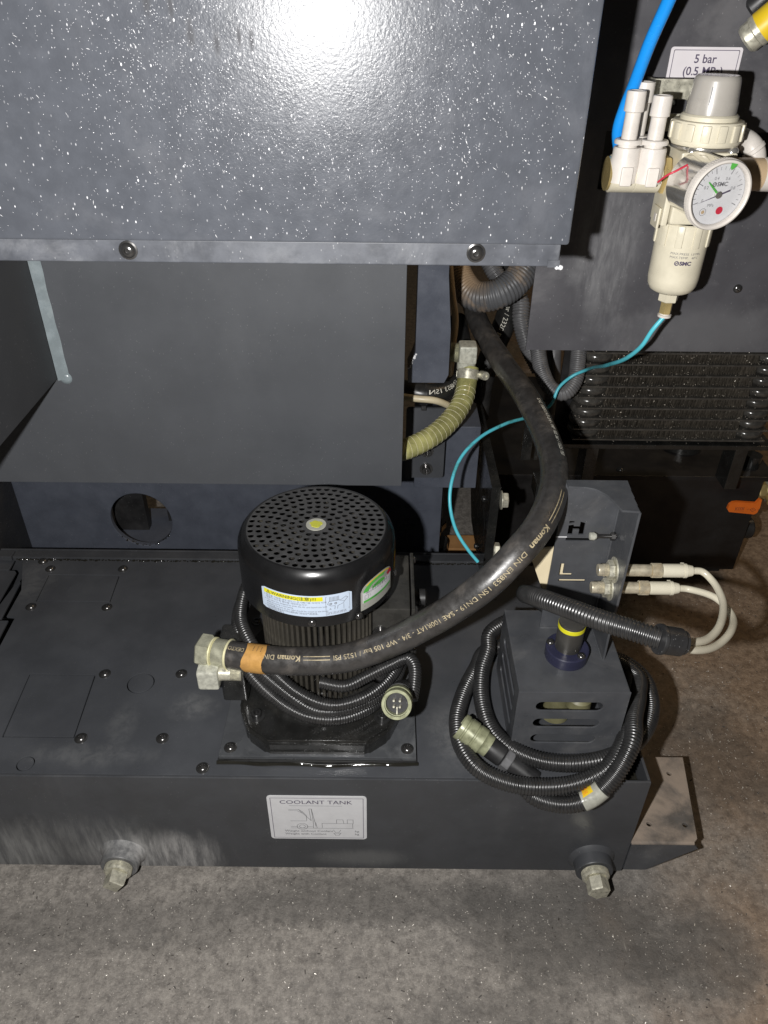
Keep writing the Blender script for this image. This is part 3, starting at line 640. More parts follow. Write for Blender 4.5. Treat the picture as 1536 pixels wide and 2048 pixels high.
for k in range(64):
    a = 2 * math.pi * k / 64
    if -.42 < math.sin(a - R(0)) and math.cos(a) > .80: continue
    if fm is None:
        o = finmb.build('cooling_fin', 'fin'); me = o.data; me.transform(M.Translation(o.location)); bpy.data.objects.remove(o); fm = me
    o = bpy.data.objects.new('cooling_fin', fm); COL.objects.link(o); o.parent = pu
    o.matrix_local = M.Translation((0, 0, -T)) @ M.Rotation(a, 4, 'Z')
# fan cover
FZ = .3885; RT = .0672
MB().lathe([(.0752, .3275), (.0758, .3275), (.0758, .3715), (.0752, .3770), (.0735, .3818), (.0710, .3852), (RT + .0014, .3878), (RT, FZ), (RT - .0012, FZ - .0002), (RT - .0014, FZ - .0016), (RT + .0016, FZ - .0030), (.0735, .3785), (.0745, .3715), (.0745, .3275), (.0752, .3275)], M.Translation((CX, CY, 0)), 96).build('fan_cover', 'gloss', pu)
holes = []; pit = RT / 8.62
for k in range(2, 9):
    for i in range(6 * k):
        a = 2 * math.pi * i / (6 * k) + .07 * k
        holes.append(circ(k * pit * math.cos(a), k * pit * math.sin(a), .0031, 14))
MB().plate(circ(0, 0, RT - .0010, 96), holes, .0014, M.Translation((CX, CY, FZ - .0009)), .00035).build('perforated_grille', 'grille', pu)
gb = MB(); gb.lathe([(0, 0), (.070, 0), (.070, .001), (0, .001)], M.Translation((CX, CY, .3445)), 40)
gb.build('inner_disc', 'cast', pu)
fm2 = None
for k in range(9):
    mm_ = M.Translation((CX, CY, 0)) @ M.Rotation(2 * math.pi * k / 9, 4, 'Z')
    bl = MB().add([(.014, -.0006, .347), (.060, -.0006, .347), (.060, .0012, .3795), (.014, .0012, .3795), (.014, .0016, .347), (.060, .0016, .347), (.060, .0034, .3795), (.014, .0034, .3795)], [(0, 1, 2, 3), (4, 7, 6, 5), (0, 4, 5, 1), (2, 6, 7, 3), (1, 5, 6, 2), (0, 3, 7, 4)], mm_)
    bl.build('fan_blade', 'fin', pu)
MB().cyl(.013, .346, .380, M.Translation((CX, CY, 0)), 24).build('fan_hub', 'cast', pu)
MB().lathe([(.0045, FZ + .0001), (.0098, FZ + .0001), (.0096, FZ + .0007), (.0060, FZ + .0007), (.0045, FZ + .0001)], M.Translation((CX, CY, 0)), 28).build('clear_ring', 'clearwrap', pu)
dab = [(CX + (.0056 + .0009 * math.sin(3 * a) + .0006 * math.sin(7 * a + 1)) * math.cos(a), CY + (.0052 + .0007 * math.sin(4 * a)) * math.sin(a)) for a in [2 * math.pi * i / 30 for i in range(30)]]
MB().prism(dab, FZ + .0002, FZ + .0011).build('yellow_paint_dab', 'yellowdab', pu)
bolt(pu, (CX, CY - .0758, .3325), (0, -1, 0), 'small', 'steel', 'cover_screw'); bolt(pu, (CX + .0756, CY - .006, .336), (1, 0, 0), 'small', 'steel', 'cover_screw')
bolt(pu, (CX + .0425, CY - .0630, .3300), (.56, -.83, 0), 'small', 'steel', 'cover_screw')
# stickers wrapped on the fan cover
def cyl_f(r, a0, z0): return lambda x, y: V((CX + r * math.sin(a0 + x / .0758), CY - r * math.cos(a0 + x / .0758), z0 + y))
def wrap_sticker(name, mat, a0, a1, z0, z1, corner, label, out=None):
    w_ = (a1 - a0) * .0758; pl = out or rrect(0, w_, 0, z1 - z0, corner, 4)
    fmap = cyl_f(.0761, a0, z0); mb = MB()
    # vertical slices so that the sticker follows the curve
    n = 24; xs = [w_ * i / n for i in range(n + 1)]
    def span(x):
        ys = []
        for (ax_, ay), (bx, by) in zip(pl, pl[1:] + pl[:1]):
            if min(ax_, bx) - 1e-9 <= x <= max(ax_, bx) + 1e-9:
                if abs(ax_ - bx) < 1e-9: ys += [ay, by]
                else: ys.append(ay + (by - ay) * (x - ax_) / (bx - ax_))
        return min(ys), max(ys)
    for i, x in enumerate(xs):
        lo, hi = span(x); mb.v += [fmap(x, lo), fmap(x, hi)]
        if i: q = 2 * i - 2; mb.f.append((q, q + 2, q + 3, q + 1))
    return mb.build(name, mat, pu, label=label), cyl_f(.0763, a0, z0), w_
ws, f0, w_ = wrap_sticker('warning_sticker', 'paperblue', R(-37), R(28.5), .3402, .3650, .0018, 'pale blue warning sticker with yellow heading')
h_ = .0243
P = Print(cyl_f(.07625, R(-37), .3402)); P.patch(.003, w_ - .027, .0184, .0234, 20); P.build('yellow_heading', 'yellow', ws)
P = Print(cyl_f(.0764, R(-37), .3402))
P.text('WARNING(注意)!!!', .0110, .0209, .0046, 'LEFT', 1.12, .00004)
P.line([(.0060, .0190), (.0102, .0190), (.0081, .0228), (.0060, .0190)], .0004); P.line([(.0081, .0215), (.0081, .0200)], .0005)
P.build('lettering', 'ink', ws)
P = Print(f0)
lines = ['펌프를 가동할 경우 반드시 공기빼기를 하여야 하며', '배출이 되도록 밸브를 개방하십시오.', 'This valve was designed to drain the Air and liquid into tank', 'while the pump is operating.', '(Installing the bolt on the right should be closed at the time.)']
for i, (t, s_) in enumerate(zip(lines, (.0024, .0024, .0024, .0024, .0024))):
    P.text(t, .0050, .0166 - i * .00255, s_, 'LEFT', (1.15 if i < 2 else 1.0))
P.text('在安装泵时请务必打开右侧的阀门排出空气和液体。', .0050, .0035, .0026, 'LEFT', .86)
P.text('(运行时请关闭阀门)', .0060, .0012, .0022, 'LEFT', .9)
for i in (0, 2, 5): P.patch(.0032, .0040, .0163 - i * .00255, .0170 - i * .00255)
X_ = w_ - .0245
P.line([(X_, .0225), (X_, .0058), (w_ - .0022, .0058), (w_ - .0022, .0225), (X_, .0225)], .0003)
P.line([(X_, .0050), (X_, .0012), (w_ - .0022, .0012), (w_ - .0022, .0050), (X_, .0050)], .0003)
for k in range(8): P.line([(X_ + .0035 + k * .0012, .0222), (X_ + .0035 + k * .0012, .0175)], .0004)
P.line([(X_ + .003, .0172), (X_ + .014, .0172), (X_ + .0185, .0200), (X_ + .0205, .0185), (X_ + .0155, .0125), (X_ + .011, .0110), (X_ + .0105, .0075)], .0004)
P.line([(X_ + .003, .0172), (X_ + .0015, .0140), (X_ + .0045, .0118), (X_ + .0085, .0112), (X_ + .0080, .0075)], .0004)
P.line([(X_ + .0125, .0165), (X_ + .0175, .0150)], .0003); P.line([(X_ + .0165, .0125), (X_ + .0165, .0060)], .0003)
for cx_ in (.0045, .0090): P.line([(X_ + cx_ + .0009 * math.cos(2 * math.pi * i / 10), .0142 + .0009 * math.sin(2 * math.pi * i / 10)) for i in range(11)], .0006)
P.text('A', X_ + .0030, .0080, .003); P.text('PUMP 내부 공기빼기용', X_ + .0008, .0038, .0019); P.text('AIR & LIQUID 전용 밸브', X_ + .0008, .0023, .0018)
P.build('lettering', 'inkgrey', ws)
aw = (R(70) - R(35.5)) * .0758
arch = [(0, 0), (aw, .0), (aw, .022)] + [(aw / 2 + aw / 2 * math.cos(R(t)), .022 + .0115 * math.sin(R(t))) for t in range(15, 180, 15)] + [(0, .022)]
es, f1, _ = wrap_sticker('energy_sticker', 'silver', R(35.5), R(70), .3345, .3710, 0, 'arched energy grade sticker with green and yellow print', arch)
P = Print(cyl_f(.0762, R(35.5), .3345)); P.patch(.0020, aw - .002, .0085, .0215, 10); P.build('white_field', 'paper', es)
P = Print(cyl_f(.07635, R(35.5), .3345)); P.patch(.0030, aw - .003, .0085, .0112, 10)
arcp = []
def band(P, a0, a1, r0, r1):
    for t in range(a0, a1, 12):
        t2 = min(t + 12, a1); c = lambda rr, tt: (aw / 2 + aw / 2 * rr * math.cos(R(tt)), .0205 + .0120 * rr * math.sin(R(tt)))
        P.poly([c(r0, t), c(r1, t), c(r1, t2), c(r0, t2)])
band(P, 60, 180, .60, .88); band(P, 0, 180, .0, .42); P.build('green_print', 'green', es)
P = Print(cyl_f(.0763, R(35.5), .3345)); band(P, 36, 140, .89, .985); P.build('yellow_print', 'yellowlabel', es)
P = Print(cyl_f(.0763, R(35.5), .3345)); band(P, 2, 34, .66, .985); P.build('red_print', 'red', es)
P = Print(cyl_f(.0764, R(35.5), .3345)); P.text('3.7kW', .013, .0230, .0030, 'LEFT', 1.1); P.text('에너지소비효율등급', .0055, .0192, .0034, 'LEFT', 1.1)
for i in range(3): P.line([(.010, .0172 - i * .0014), (.040 - .006 * i, .0172 - i * .0014)], .0003)
P.line([(.0045, .0125), (.0045, .0168), (.0085, .0168), (.0085, .0125), (.0045, .0125)], .0003); P.text('고효율전동기', .012, .0098, .0022, 'LEFT', 1.2); P.line([(.004, .0045), (.042, .0045)], .0004); P.build('lettering', 'ink', es)
ys, f2, _ = wrap_sticker('caution_sticker', 'yellowlabel', R(79), R(98), .3445, .3655, .0006, 'small yellow caution sticker')
P = Print(cyl_f(.0763, R(79), .3445)); P.patch(.003, .020, .0095, .0140, 6); P.build('red_print', 'red', ys)
ls, f3, _ = wrap_sticker('rating_sticker', 'yellowlabel', R(-108), R(-90), .344, .366, .0006, 'narrow pale sticker at the far left of the cover')
# terminal box
tb = MB(); tb.box(-.012, .0275, .5640, .652, .2360, .3000, .0016); tb.box(-.0300, -.0125, .580, .64, .240, .296, .001); tb.build('terminal_box', 'termbox', pu)
MB().box(.0285, .0325, .5620, .654, .2345, .3020, .0012).build('terminal_lid', 'termbox', pu)
for y, z in ((.567, .2965), (.567, .240), (.648, .2965), (.648, .240)): bolt(pu, (.0326, y, z), (1, 0, 0), 'small', 'steel')
MB().lathe([(.0085, 0), (.0085, .005), (.0100, .006), (.0100, .013), (.007, .015), (0, .015)], frame((.0326, .625, .262), (1, 0, 0)), 24).build('cable_gland', 'dark', pu)
bolt(pu, (-.002, .5638, .268), (0, -1, 0), 'cap', 'steel')
# pump outlet block on the left
MB().box(-.166, -.140, .535, .575, .1945, .268, .003).build('outlet_block', 'cast', pu)
# ================================================================== POWER CABLE coiled round the motor
pc = thing('power_cable', 'black ribbed power cable coiled round the base of the pump motor', 'cable', (CX, CY, FT))
def ring(phi, r, z, ry=None): return V((CX + r * math.cos(phi), CY + (ry or r) * math.sin(phi), z))
ctl = []
turns = 3.05; N = 44
for i in range(N + 1):
    t = i / N * turns; ph = R(-25) - 2 * math.pi * t
    lay = t
    leftw = max(0, -math.cos(ph)); backw = max(0, math.sin(ph)); frontw = max(0, -math.sin(ph))
    z = FT + .0074 + .0118 * lay + .050 * leftw + .045 * backw + .002 * math.sin(3 * ph + lay)
    r = .0815 - .0016 * lay + .003 * math.sin(2 * ph + 1.3 * lay) + .002 * leftw
    ctl.append(ring(ph, r + .0035 * (1 - frontw), z, r))
end = ctl[-1]
MB().corr(spline(ctl, 8), .0066, .0027, .0014, 18).build('conduit', 'conduit', pc, ang=180)
sp_ = spline([PA(823, 1398, .735), PA(829, 1365, .745), PA(828, 1330, .757), PA(815, 1316, .765), PA(780, 1330, .764), PA(735, 1352, .758), PA(690, 1372, .75), PA(640, 1365, .752)], 8)
MB().corr(sp_, .0066, .0027, .0014, 18).build('conduit', 'conduit', pc, ang=180)
# round connector facing the viewer
c0 = PA(793, 1410, .690); cdir = (V((-.10, -.78, .50))).normalized()
m = frame(c0, cdir, (1, 0, 0))
MB().lathe([(.0112, -.002), (.0112, .0), (.0138, .0), (.0142, -.0010), (.0142, -.0050), (.0132, -.0056), (.0132, -.0125), (.0138, -.013), (.0138, -.020), (.0125, -.022), (.0118, -.0235), (.0118, -.029), (0, -.029)], m, 40).build('connector_shell', 'olive', pc)
MB().lathe([(.0100, -.0075), (.0104, -.003), (.0112, -.003)], m, 40).build('inner_sleeve', 'olive', pc)
MB().lathe([(0, -.0085), (.0103, -.0085), (.0103, -.003)], m, 32).build('insert', 'dark', pc)
for k in range(4):
    a = R(45 + 90 * k); MB().lathe([(.0013, -.0084), (.0013, -.0030), (.0008, -.0024), (0, -.0024)], m @ M.Translation((.0040 * math.cos(a), .0040 * math.sin(a), 0)), 10).build('pin', 'zinc', pc)
MB().box(-.0006, .0006, -.0100, -.0035, -.0084, -.0052, 0, m).build('key', 'zinc', pc)
bk = c0 - cdir * .029
bt = spline([bk, bk - cdir * .012 + V((.001, .002, -.001)), bk - cdir * .022 + V((.004, .006, -.006)), bk - cdir * .030 + V((.010, .014, -.016))], 6)
MB().tube(bt, .0125, 24, True, [.0128 - .0045 * i / (len(bt) - 1) for i in range(len(bt))]).build('rubber_boot', 'dark', pc)
# ================================================================== BIG COOLANT HOSE
HR = .0137
hc = [PA(905, 520, 1.10), PA(935, 585, 1.05), PA(962, 655, .985), PA(1010, 733, .905), PA(1050, 790, .845), PA(1085, 858, .795), PA(1108, 930, .742), PA(1102, 1000, .695), PA(1072, 1062, .668), PA(1036, 1105, .658), PA(985, 1158, .660), PA(920, 1208, .672), PA(850, 1250, .688), PA(770, 1290, .702), PA(690, 1316, .713), PA(610, 1322, .722), PA(530, 1319, .732), PA(452, 1308, .742)]
hs = resample(spline(hc, 24), .0015)
ch = thing('coolant_hose', 'thick black rubber coolant hose with yellow print sweeping in front of the motor', 'hose', hs[len(hs) // 2])
MB().tube(hs, HR, 32).build('hose_body', 'rubber', ch)
cum = [0.]
for a, b_ in zip(hs, hs[1:]): cum.append(cum[-1] + (b_ - a).length)
CAMP = V((0, 0, CAMH)); FR = []
for i, p in enumerate(hs):
    t = (hs[min(i + 1, len(hs) - 1)] - hs[max(i - 1, 0)]).normalized(); c = (CAMP - p); c = (c - t * c.dot(t)).normalized(); FR.append((t, c, c.cross(t)))
def hose_at(s):
    import bisect
    i = max(0, min(len(hs) - 2, bisect.bisect(cum, s) - 1)); k = (s - cum[i]) / (cum[i + 1] - cum[i]); k = max(0, min(1, k))
    return hs[i].lerp(hs[i + 1], k), FR[i][1].lerp(FR[i + 1][1], k).normalized(), FR[i][2].lerp(FR[i + 1][2], k).normalized()
def near(u, v):
    k = _ray(u, v).normalized(); best = min(range(len(hs)), key=lambda i: ((hs[i] - CAMP) - k * (hs[i] - CAMP).dot(k)).length); return cum[best]
def hose_print(mbl, rad):
    def f(s, t):
        p, c, up = hose_at(s); th = mbl(s) + t / rad; return p + (c * math.cos(th) + up * math.sin(th)) * (rad + .00025)
    return f
sA, sB, sC, sD = near(1110, 880), near(1060, 1075), near(930, 1200), near(690, 1316)
def lat(s):
    pts = [(0, .8), (sA, .85), (near(1100, 1010), .60), (sB, .42), (sC, .28), (near(800, 1278), .05), (sD, -.12), (cum[-1], -.30)]
    for (a, x), (b_, y) in zip(pts, pts[1:]):
        if a <= s <= b_: return x + (y - x) * (s - a) / (b_ - a)
    return pts[-1][1]
P = Print(hose_print(lat, HR)); Q = Print(hose_print(lat, HR))
def put(Pp, body, s, size, xs=1.0, bold=0.):
    vf = text2d(body, size, 'LEFT', xs, bold); Pp.shape(vf, s, 0); return s + max(x for x, y in vf[0])
def rails(Pp, s, L):
    for dy in (-.0016, .0016):
        for k in range(10): Pp.line([(s + L * k / 10, dy), (s + L * (k + 1) / 10, dy)], .0008)
    return s + L
s0 = near(1125, 868)
e = put(Q, 'SAE 100R1AT-3/4 - WP 105 bar / 1525 PSI', s0 - .060, .0060, 1.0, .0001)
sR = near(1118, 1000); rails(P, sR, near(1082, 1053) - sR)
e = put(P, 'Koman', near(1080, 1060), .0076, 1.10, .0002)
e = put(P, 'DIN EN853 1SN DN19 - SAE 100R1AT - 3/4 - WP 105 bar / 1525 PSI', e + .0048, .0064, 1.12)
e = rails(P, e + .004, .026); e = put(P, 'Koman', e + .003, .0074, 1.1, .0002); put(P, 'DIN EN853', e + .003, .0066, 1.0)
P.build('lettering', 'inkgold', ch); Q.build('lettering', 'inkwhite', ch)
put_s = near(485, 1315)
P = Print(hose_print(lambda s: lat(s) - .2, HR)); put(P, 'DEXTONE - HYDRO', near(492, 1316) - .001, .0056, .9); P.build('lettering', 'inkgold', ch)
# orange tape
tp = MB(); s0_, s1_ = near(537, 1319), near(497, 1316); nS, nA = 14, 30
for i in range(nS + 1):
    for j in range(nA + 1):
        th = -2.5 + 4.2 * j / nA; wob = .0016 * math.sin(3.1 * th) + (.0012 if j > 22 else 0)
        s = s0_ + (s1_ - s0_) * i / nS + (wob if i in (0, nS) else 0); p, c, up = hose_at(s); tp.v.append(p + (c * math.cos(th) + up * math.sin(th)) * (HR + .0005))
for i in range(nS):
    for j in range(nA): q = i * (nA + 1) + j; tp.f.append((q, q + 1, q + nA + 2, q + nA + 1))
tpo = tp.build('orange_tape', 'tape', ch)
P = Print(hose_print(lambda s: -.75, HR + .0005))
for k in range(3):
    for q in range(4): P.patch(s0_ + .0035 + k * .0042, s0_ + .0042 + k * .0042, -.0022 + q * .0016, -.0012 + q * .0016)
P.build('lettering', 'ink', tpo)
# ferrule, nut and elbow at the hose end
e0 = hs[-1]; et = (hs[-1] - hs[-8]).normalized(); m = frame(e0 - et * .004, et)
MB().lathe([(.0137, 0), (.0150, 0), (.0153, .0012), (.0148, .0024), (.0142, .003), (.0142, .0155), (.0120, .017), (0, .017)], m, 36).build('ferrule', 'ferrule', ch)
MB().lathe([(.0150, -.0004), (.0156, .0002), (.0157, .0013), (.0152, .0020)], m, 36).build('ferrule_rim', 'ferrulerim', ch)
MB().lathe([(.0125, .0165), (.0150, .0170), (.0152, .0182), (.0140, .019)], m, 36).build('nut_collar', 'ferrulerim', ch)
MB().hexa(.0172, .0190, .0325, m, .1).build('swivel_nut', 'ferrule', ch)
eb = e0 + et * .024
c = PA(423, 1349, .742)
q = MB(); q.box(c.x - .0125, c.x + .0085, c.y - .010, c.y + .012, c.z - .012, c.z + .012, .0025); q.build('elbow_block', 'zincplain', ch)
q = MB(); pr = [(0, 0)]
for k in range(9): pr += [(.0072, k * .0011), (.0079, k * .0011 + .00055)]
pr += [(.0070, .0105), (0, .0105)]; m5 = frame((c.x + .0082, c.y + .0005, c.z + .002), (1, 0, 0)); q.lathe([(0, 0), (.0076, 0), (.0076, .0115), (0, .0115)], m5, 20); q.lathe(pr, frame((c.x + .0197, c.y + .0005, c.z + .002), (1, 0, 0)), 20); q.build('threaded_stub', 'zinc', ch)
# ================================================================== LEVEL SWITCH BOX with H / L bracket
BX0, BX1, BY0, BY1, BT = .1315, .2385, .4962, .613, .2565
XZ = lambda y: M(((1, 0, 0, 0), (0, 0, -1, y), (0, 1, 0, 0), (0, 0, 0, 1)))   # plate in x,z at depth y (front face at y - t/2)
YZ = lambda x: M(((0, 0, 1, x), (1, 0, 0, 0), (0, 1, 0, 0), (0, 0, 0, 1)))    # plate in y,z at x
lv = thing('level_switch_box', 'dark slotted sheet metal box with an H and L level bracket standing on the tank', 'level switch', (.185, .555, T))
slots = []
for v_, ul, ur in ((1413, 1071, 1207), (1446, 1065, 1198), (1477, 1060, 1190)):
    a, b_ = PY(ul, v_, BY0), PY(ur, v_ + 1, BY0); zc = (a.z + b_.z) / 2; slots.append(rrect(a.x, b_.x, zc - .0066, zc + .0066, .0065, 6))
MB().plate(rect(BX0, BX1, T + .0005, BT), slots, .0018, XZ(BY0 + .0009), .0004).build('front_sheet', 'box', lv)
sl = [rrect(BY0 + .018, BY1 - .02, zc - .0046, zc + .0046, .00455, 6) for zc in (.232, .211, .190)]
MB().plate(rect(BY0 + .0022, BY1, T + .0005, BT - .0002), sl, .0018, YZ(BX0 + .0009), .0003).build('side_sheet', 'box', lv)
MB().plate(rect(BY0 + .0022, BY1, T + .0005, BT - .0002), sl, .0018, YZ(BX1 - .0009), .0003).build('side_sheet', 'box', lv)
MB().box(BX0 + .002, BX1 - .002, BY1 - .002, BY1, T + .0005, BT - .002).build('rear_sheet', 'box', lv)
q = MB().box(BX0 + .0001, BX1 - .0001, BY0 + .0001, BY1, BT - .0017, BT + .0003, .0011, None, 3); q.build('top_sheet', 'box', lv)
q = MB(); q.cyl(.016, T + .002, BT - .002, M.Translation((.186, .548, 0)), 24); q.build('float_stem', 'insidepart', lv)
MB().cyl(.013, .20, .2165, M.Translation((.203, .530, 0)), 24, .003).build('float_body', 'insidepart', lv)
BYB, BXF, BZT = .5856, .221, .4374        # bracket back plate, flange, top
def letter_H(x0, x1, z0, z1, s, dy=0):
    c = (z0 + z1) / 2; h = s * .42; g = .0006
    return [[(x0, z0), (x0 + s, z0), (x0 + s, c - h), (x1 - s, c - h), (x1 - s, z0), (x1, z0), (x1, z1 - .002), (x1 - s, z1 - .0005), (x1 - s, c + h), (x0 + s, c + h), (x0 + s, z1 - .004), (x0, z1 - .005)],
            [(x0, z1 - .0038), (x0 + s, z1 - .0028), (x0 + s, z1), (x0, z1)], [(x1 - s, z1 + .0003), (x1, z1 - .0010), (x1, z1)]]
def pz(u, v): p = PY(u, v, BYB); return (p.x, p.z)
hx0, hz1 = pz(1139, 1042); hx1, hz0 = pz(1161, 1070)
lx0, lz1 = pz(1121, 1127); lx1, lz0 = pz(1143, 1152)
hl0 = pz(1131, 1079); hl1 = pz(1188, 1082); ll0 = pz(1116, 1161); ll1 = pz(1170, 1163)
hs_ = letter_H(hx0, hx1 + .0028, hz0, hz1, .0052) + [[(lx0, lz0), (lx1, lz0), (lx1, lz0 + .0036), (lx0 + .0044, lz0 + .0036), (lx0 + .0044, lz1), (lx0, lz1)],
      rect(hl0[0], hl1[0], hl0[1] - .0019, hl0[1] + .0019), rect(ll0[0], ll1[0], ll0[1] - .0018, ll0[1] + .0018)]
MB().plate([(.1655, BT + .0005), (BXF, BT + .0005), (BXF, BZT), (.1675, BZT)], hs_, .0022, XZ(BYB + .0011), .0002).build('back_plate', 'box', lv)
MB().plate([(BYB + .002, BT + .0005), (.5395, BT + .0005), (.5410, .300), (.5382, .330), (.5382, BZT), (BYB + .002, BZT)], [circ(.5614, .3553, .0058, 18), circ(.5635, .3316, .0058, 18)], .0022, YZ(BXF + .0011), .0003).build('side_flange', 'box', lv)
rf = [(.1675, BYB + .0022), (.2235, BYB + .0022), (.2228, .573), (.2222, .5725), (.2224, .560), (.2217, .5595), (.2219, .548), (.2212, .5475), (.2214, .5380), (.2068, .5395)]
rf += [(.2050, .5440), (.2030, .5530), (.1990, .5640), (.1920, .5725), (.1840, .5758), (.1675, .5770)]
MB().plate(rf, [], .002, M.Translation((0, 0, BZT + .0012)), .0003).build('top_flange', 'box', lv)
q = MB()
for pth in ([(.1655, BYB - .0006, BT + .0006), (BXF, BYB - .0006, BT + .0006)], [(BXF - .0006, BYB, BT + .0006), (BXF - .0004, .5400, BT + .0006)], [(BXF - .0008, BYB - .0008, BT), (BXF - .0008, BYB - .0008, BZT)]):
    q.tube(resample(pth, .004), .0011, 8)
q.build('weld_bead', 'box', lv)
q = MB(); a, b_ = PY(1112, 1073, BYB), PY(1134, 1071, BYB); q.box(a.x, b_.x, BYB - .0009, BYB - .0002, a.z - .0006, a.z + .0006, .0002); q.build('paint_scratch', 'paper', lv)
ys_ = PY(1230, 1073, .5746)
m = frame((BXF - .001, .5746, ys_.z), (-1, 0, 0))
MB().lathe([(.0020, 0), (.0020, .021), (0, .021)], m, 14).build('stop_screw', 'steel', lv); MB().hexa(.0040, .0012, .0056, m).build('lock_nut', 'steel', lv)
MB().lathe([(0, .0185), (.0026, .0190), (.0040, .0215), (.0037, .0250), (.0025, .0256), (0, .0256)], m, 16).build('screw_head', 'zincplain', lv)
# float guide tube
FX, FY = .1852, .545
MB().lathe([(0, BT + .0004), (.0212, BT + .0004), (.0215, BT + .0014), (.0215, BT + .0122), (.0205, BT + .0130), (.0135, BT + .0130), (.0135, BT + .014), (0, BT + .014)], M.Translation((FX, FY, 0)), 48).build('tube_flange', 'floatblue', lv)
MB().lathe([(.0130, BT + .0131), (.0130, BT + .0480), (0, BT + .0480)], M.Translation((FX, FY, 0)), 40).build('guide_tube', 'tubesteel', lv)
MB().lathe([(.01312, BT + .0400), (.0133, BT + .0402), (.0133, BT + .0448), (.01312, BT + .0450)], M.Translation((FX, FY, 0)), 40).build('yellow_ring', 'yellow', lv)
for a in (-50, 160): bolt(lv, (FX + .0172 * math.cos(R(a)), FY + .0172 * math.sin(R(a)), BT + .0131), (0, 0, 1), 'small', 'steel', 'flange_screw')
q = MB(); fy = BYB + .007
fg = [PY(1063, 1118, fy), PY(1076, 1100, fy), PY(1112, 1096, fy), PY(1185, 1096, fy), PY(1178, 1182, fy), PY(1084, 1178, fy)]
q.prism([(p.x, p.z) for p in fg], 0, .003, M(((1, 0, 0, 0), (0, 0, 1, fy), (0, 1, 0, 0), (0, 0, 0, 1)))).build('indicator_flag', 'creamflag', lv)
# ================================================================== PROXIMITY SENSORS
def sensor(y, z, tip, length, label, cable):
    s = thing('proximity_sensor', label, 'sensor', (BXF, y, z), 'proximity sensors on the level bracket')
    m = frame((BXF, y, z), (1, 0, 0))
    MB().lathe([(0, -tip), (.0054, -tip), (.0058, -tip + .0006), (.0058, length), (.0050, length + .001), (0, length + .001)], m, 28).build('barrel', 'nickel', s)
    th = MB(); pr = []
    for k in range(12): pr += [(.00585, -.012 + k * .0009), (.0062, -.012 + k * .0009 + .00045)]
    th.lathe(pr, m, 24); th.build('thread', 'nickel', s)
    MB().cyl(.0128, -.0014, -.0002, m, 28).build('washer', 'zinc', s); MB().hexa(.0098, -.0072, -.0015, m).build('nut', 'zinc', s)
    MB().cyl(.0105, .0024, .0034, m, 24).build('washer', 'zinc', s)
    kn = MB()
    for k in range(36): a = 2 * math.pi * k / 36; kn.box(.0064, .0070, -.0003, .0003, length + .0012, length + .0105, 0, m @ M.Rotation(a, 4, 'Z'))
    kn.cyl(.0066, length + .0010, length + .0108, m, 28, .0005); kn.build('knurled_ring', 'nickel', s)
    MB().lathe([(0, length + .011), (.0062, length + .011), (.0066, length + .013), (.0066, length + .029), (.0062, length + .0345), (.0050, length + .040), (0, length + .040)], m, 28).build('plug_boot', 'whitecable', s)
    tie = MB(); tie.lathe([(.0064, length + .0315), (.0070, length + .0318), (.0070, length + .0342), (.0064, length + .0345)], m, 24); tie.box(-.0025, .0025, .0060, .0098, length + .0312, length + .0348, .0006, m @ M.Rotation(R(-90), 4, 'Z')); tie.build('cable_tie', 'whitecable', s)
    e = V((BXF + length + .038, y, z)); MB().tube(spline([e, e + V((.012, 0, -.001))] + cable, 14), .0034, 14).build('cable', 'whitecable', s)
    return s
bp0 = PA(1372, 1281, .602)
s1 = sensor(.5614, .3553, .0165, .0335, 'proximity sensor with a white plug, upper of the pair on the level bracket', [PA(1425, 1162, .715), PA(1445, 1200, .690), PA(1440, 1250, .650), PA(1415, 1278, .625), PA(1385, 1284, .608), PA(1366, 1282, .600)])
s2 = sensor(.5635, .3316, .0185, .0265, 'proximity sensor with a white plug, lower of the pair on the level bracket', [PA(1430, 1195, .715), PA(1462, 1228, .695), PA(1462, 1262, .660), PA(1430, 1293, .632), PA(1390, 1300, .610), PA(1366, 1294, .600)])
# ================================================================== SENSOR CABLE coiled round the switch box
sl_ = thing('sensor_conduit', 'thick black ribbed conduit coiled round the switch box, yellow tag at the bottom', 'conduit', (.19, .47, T))
CR = .0089
def Q_(u, v, z): return PZ(u, v, z)
path = [PA(1322, 1279, .585), PA(1270, 1262, .594), PA(1200, 1240, .612), PA(1130, 1214, .640), PA(1080, 1196, .668), PA(1052, 1188, .712), PA(1058, 1191, .755), PA(1086, 1206, .800), PA(1108, 1232, .835), V((.155, .656, .205)),
        V((.124, .636, .199)), Q_(976, 1300, .193), Q_(964, 1340, .186), Q_(963, 1397, .179), Q_(982, 1457, .176), Q_(1020, 1495, .178), Q_(1077, 1520, .180), Q_(1144, 1527, .182), Q_(1214, 1516, .182), Q_(1265, 1490, .180), Q_(1297, 1446, .178), Q_(1302, 1397, .178), Q_(1284, 1352, .180),
        Q_(1235, 1318, .180), V((.21, .634, .180)), V((.16, .640, .178)), V((.120, .630, .176)),
        Q_(953, 1335, .178), Q_(928, 1385, .178), Q_(914, 1443, .178), Q_(926, 1499, .178), Q_(961, 1541, .178), Q_(1021, 1567, .178), Q_(1091, 1574, .176), Q_(1155, 1566, .178), Q_(1214, 1537, .186), Q_(1249, 1481, .196), Q_(1258, 1432, .198), Q_(1262, 1385, .196), Q_(1255, 1340, .190), V((.235, .628, .185))]
cpts = spline(path, 10)
MB().corr(cpts, CR, .0031, .0018, 20).build('conduit', 'conduit', sl_, ang=180)
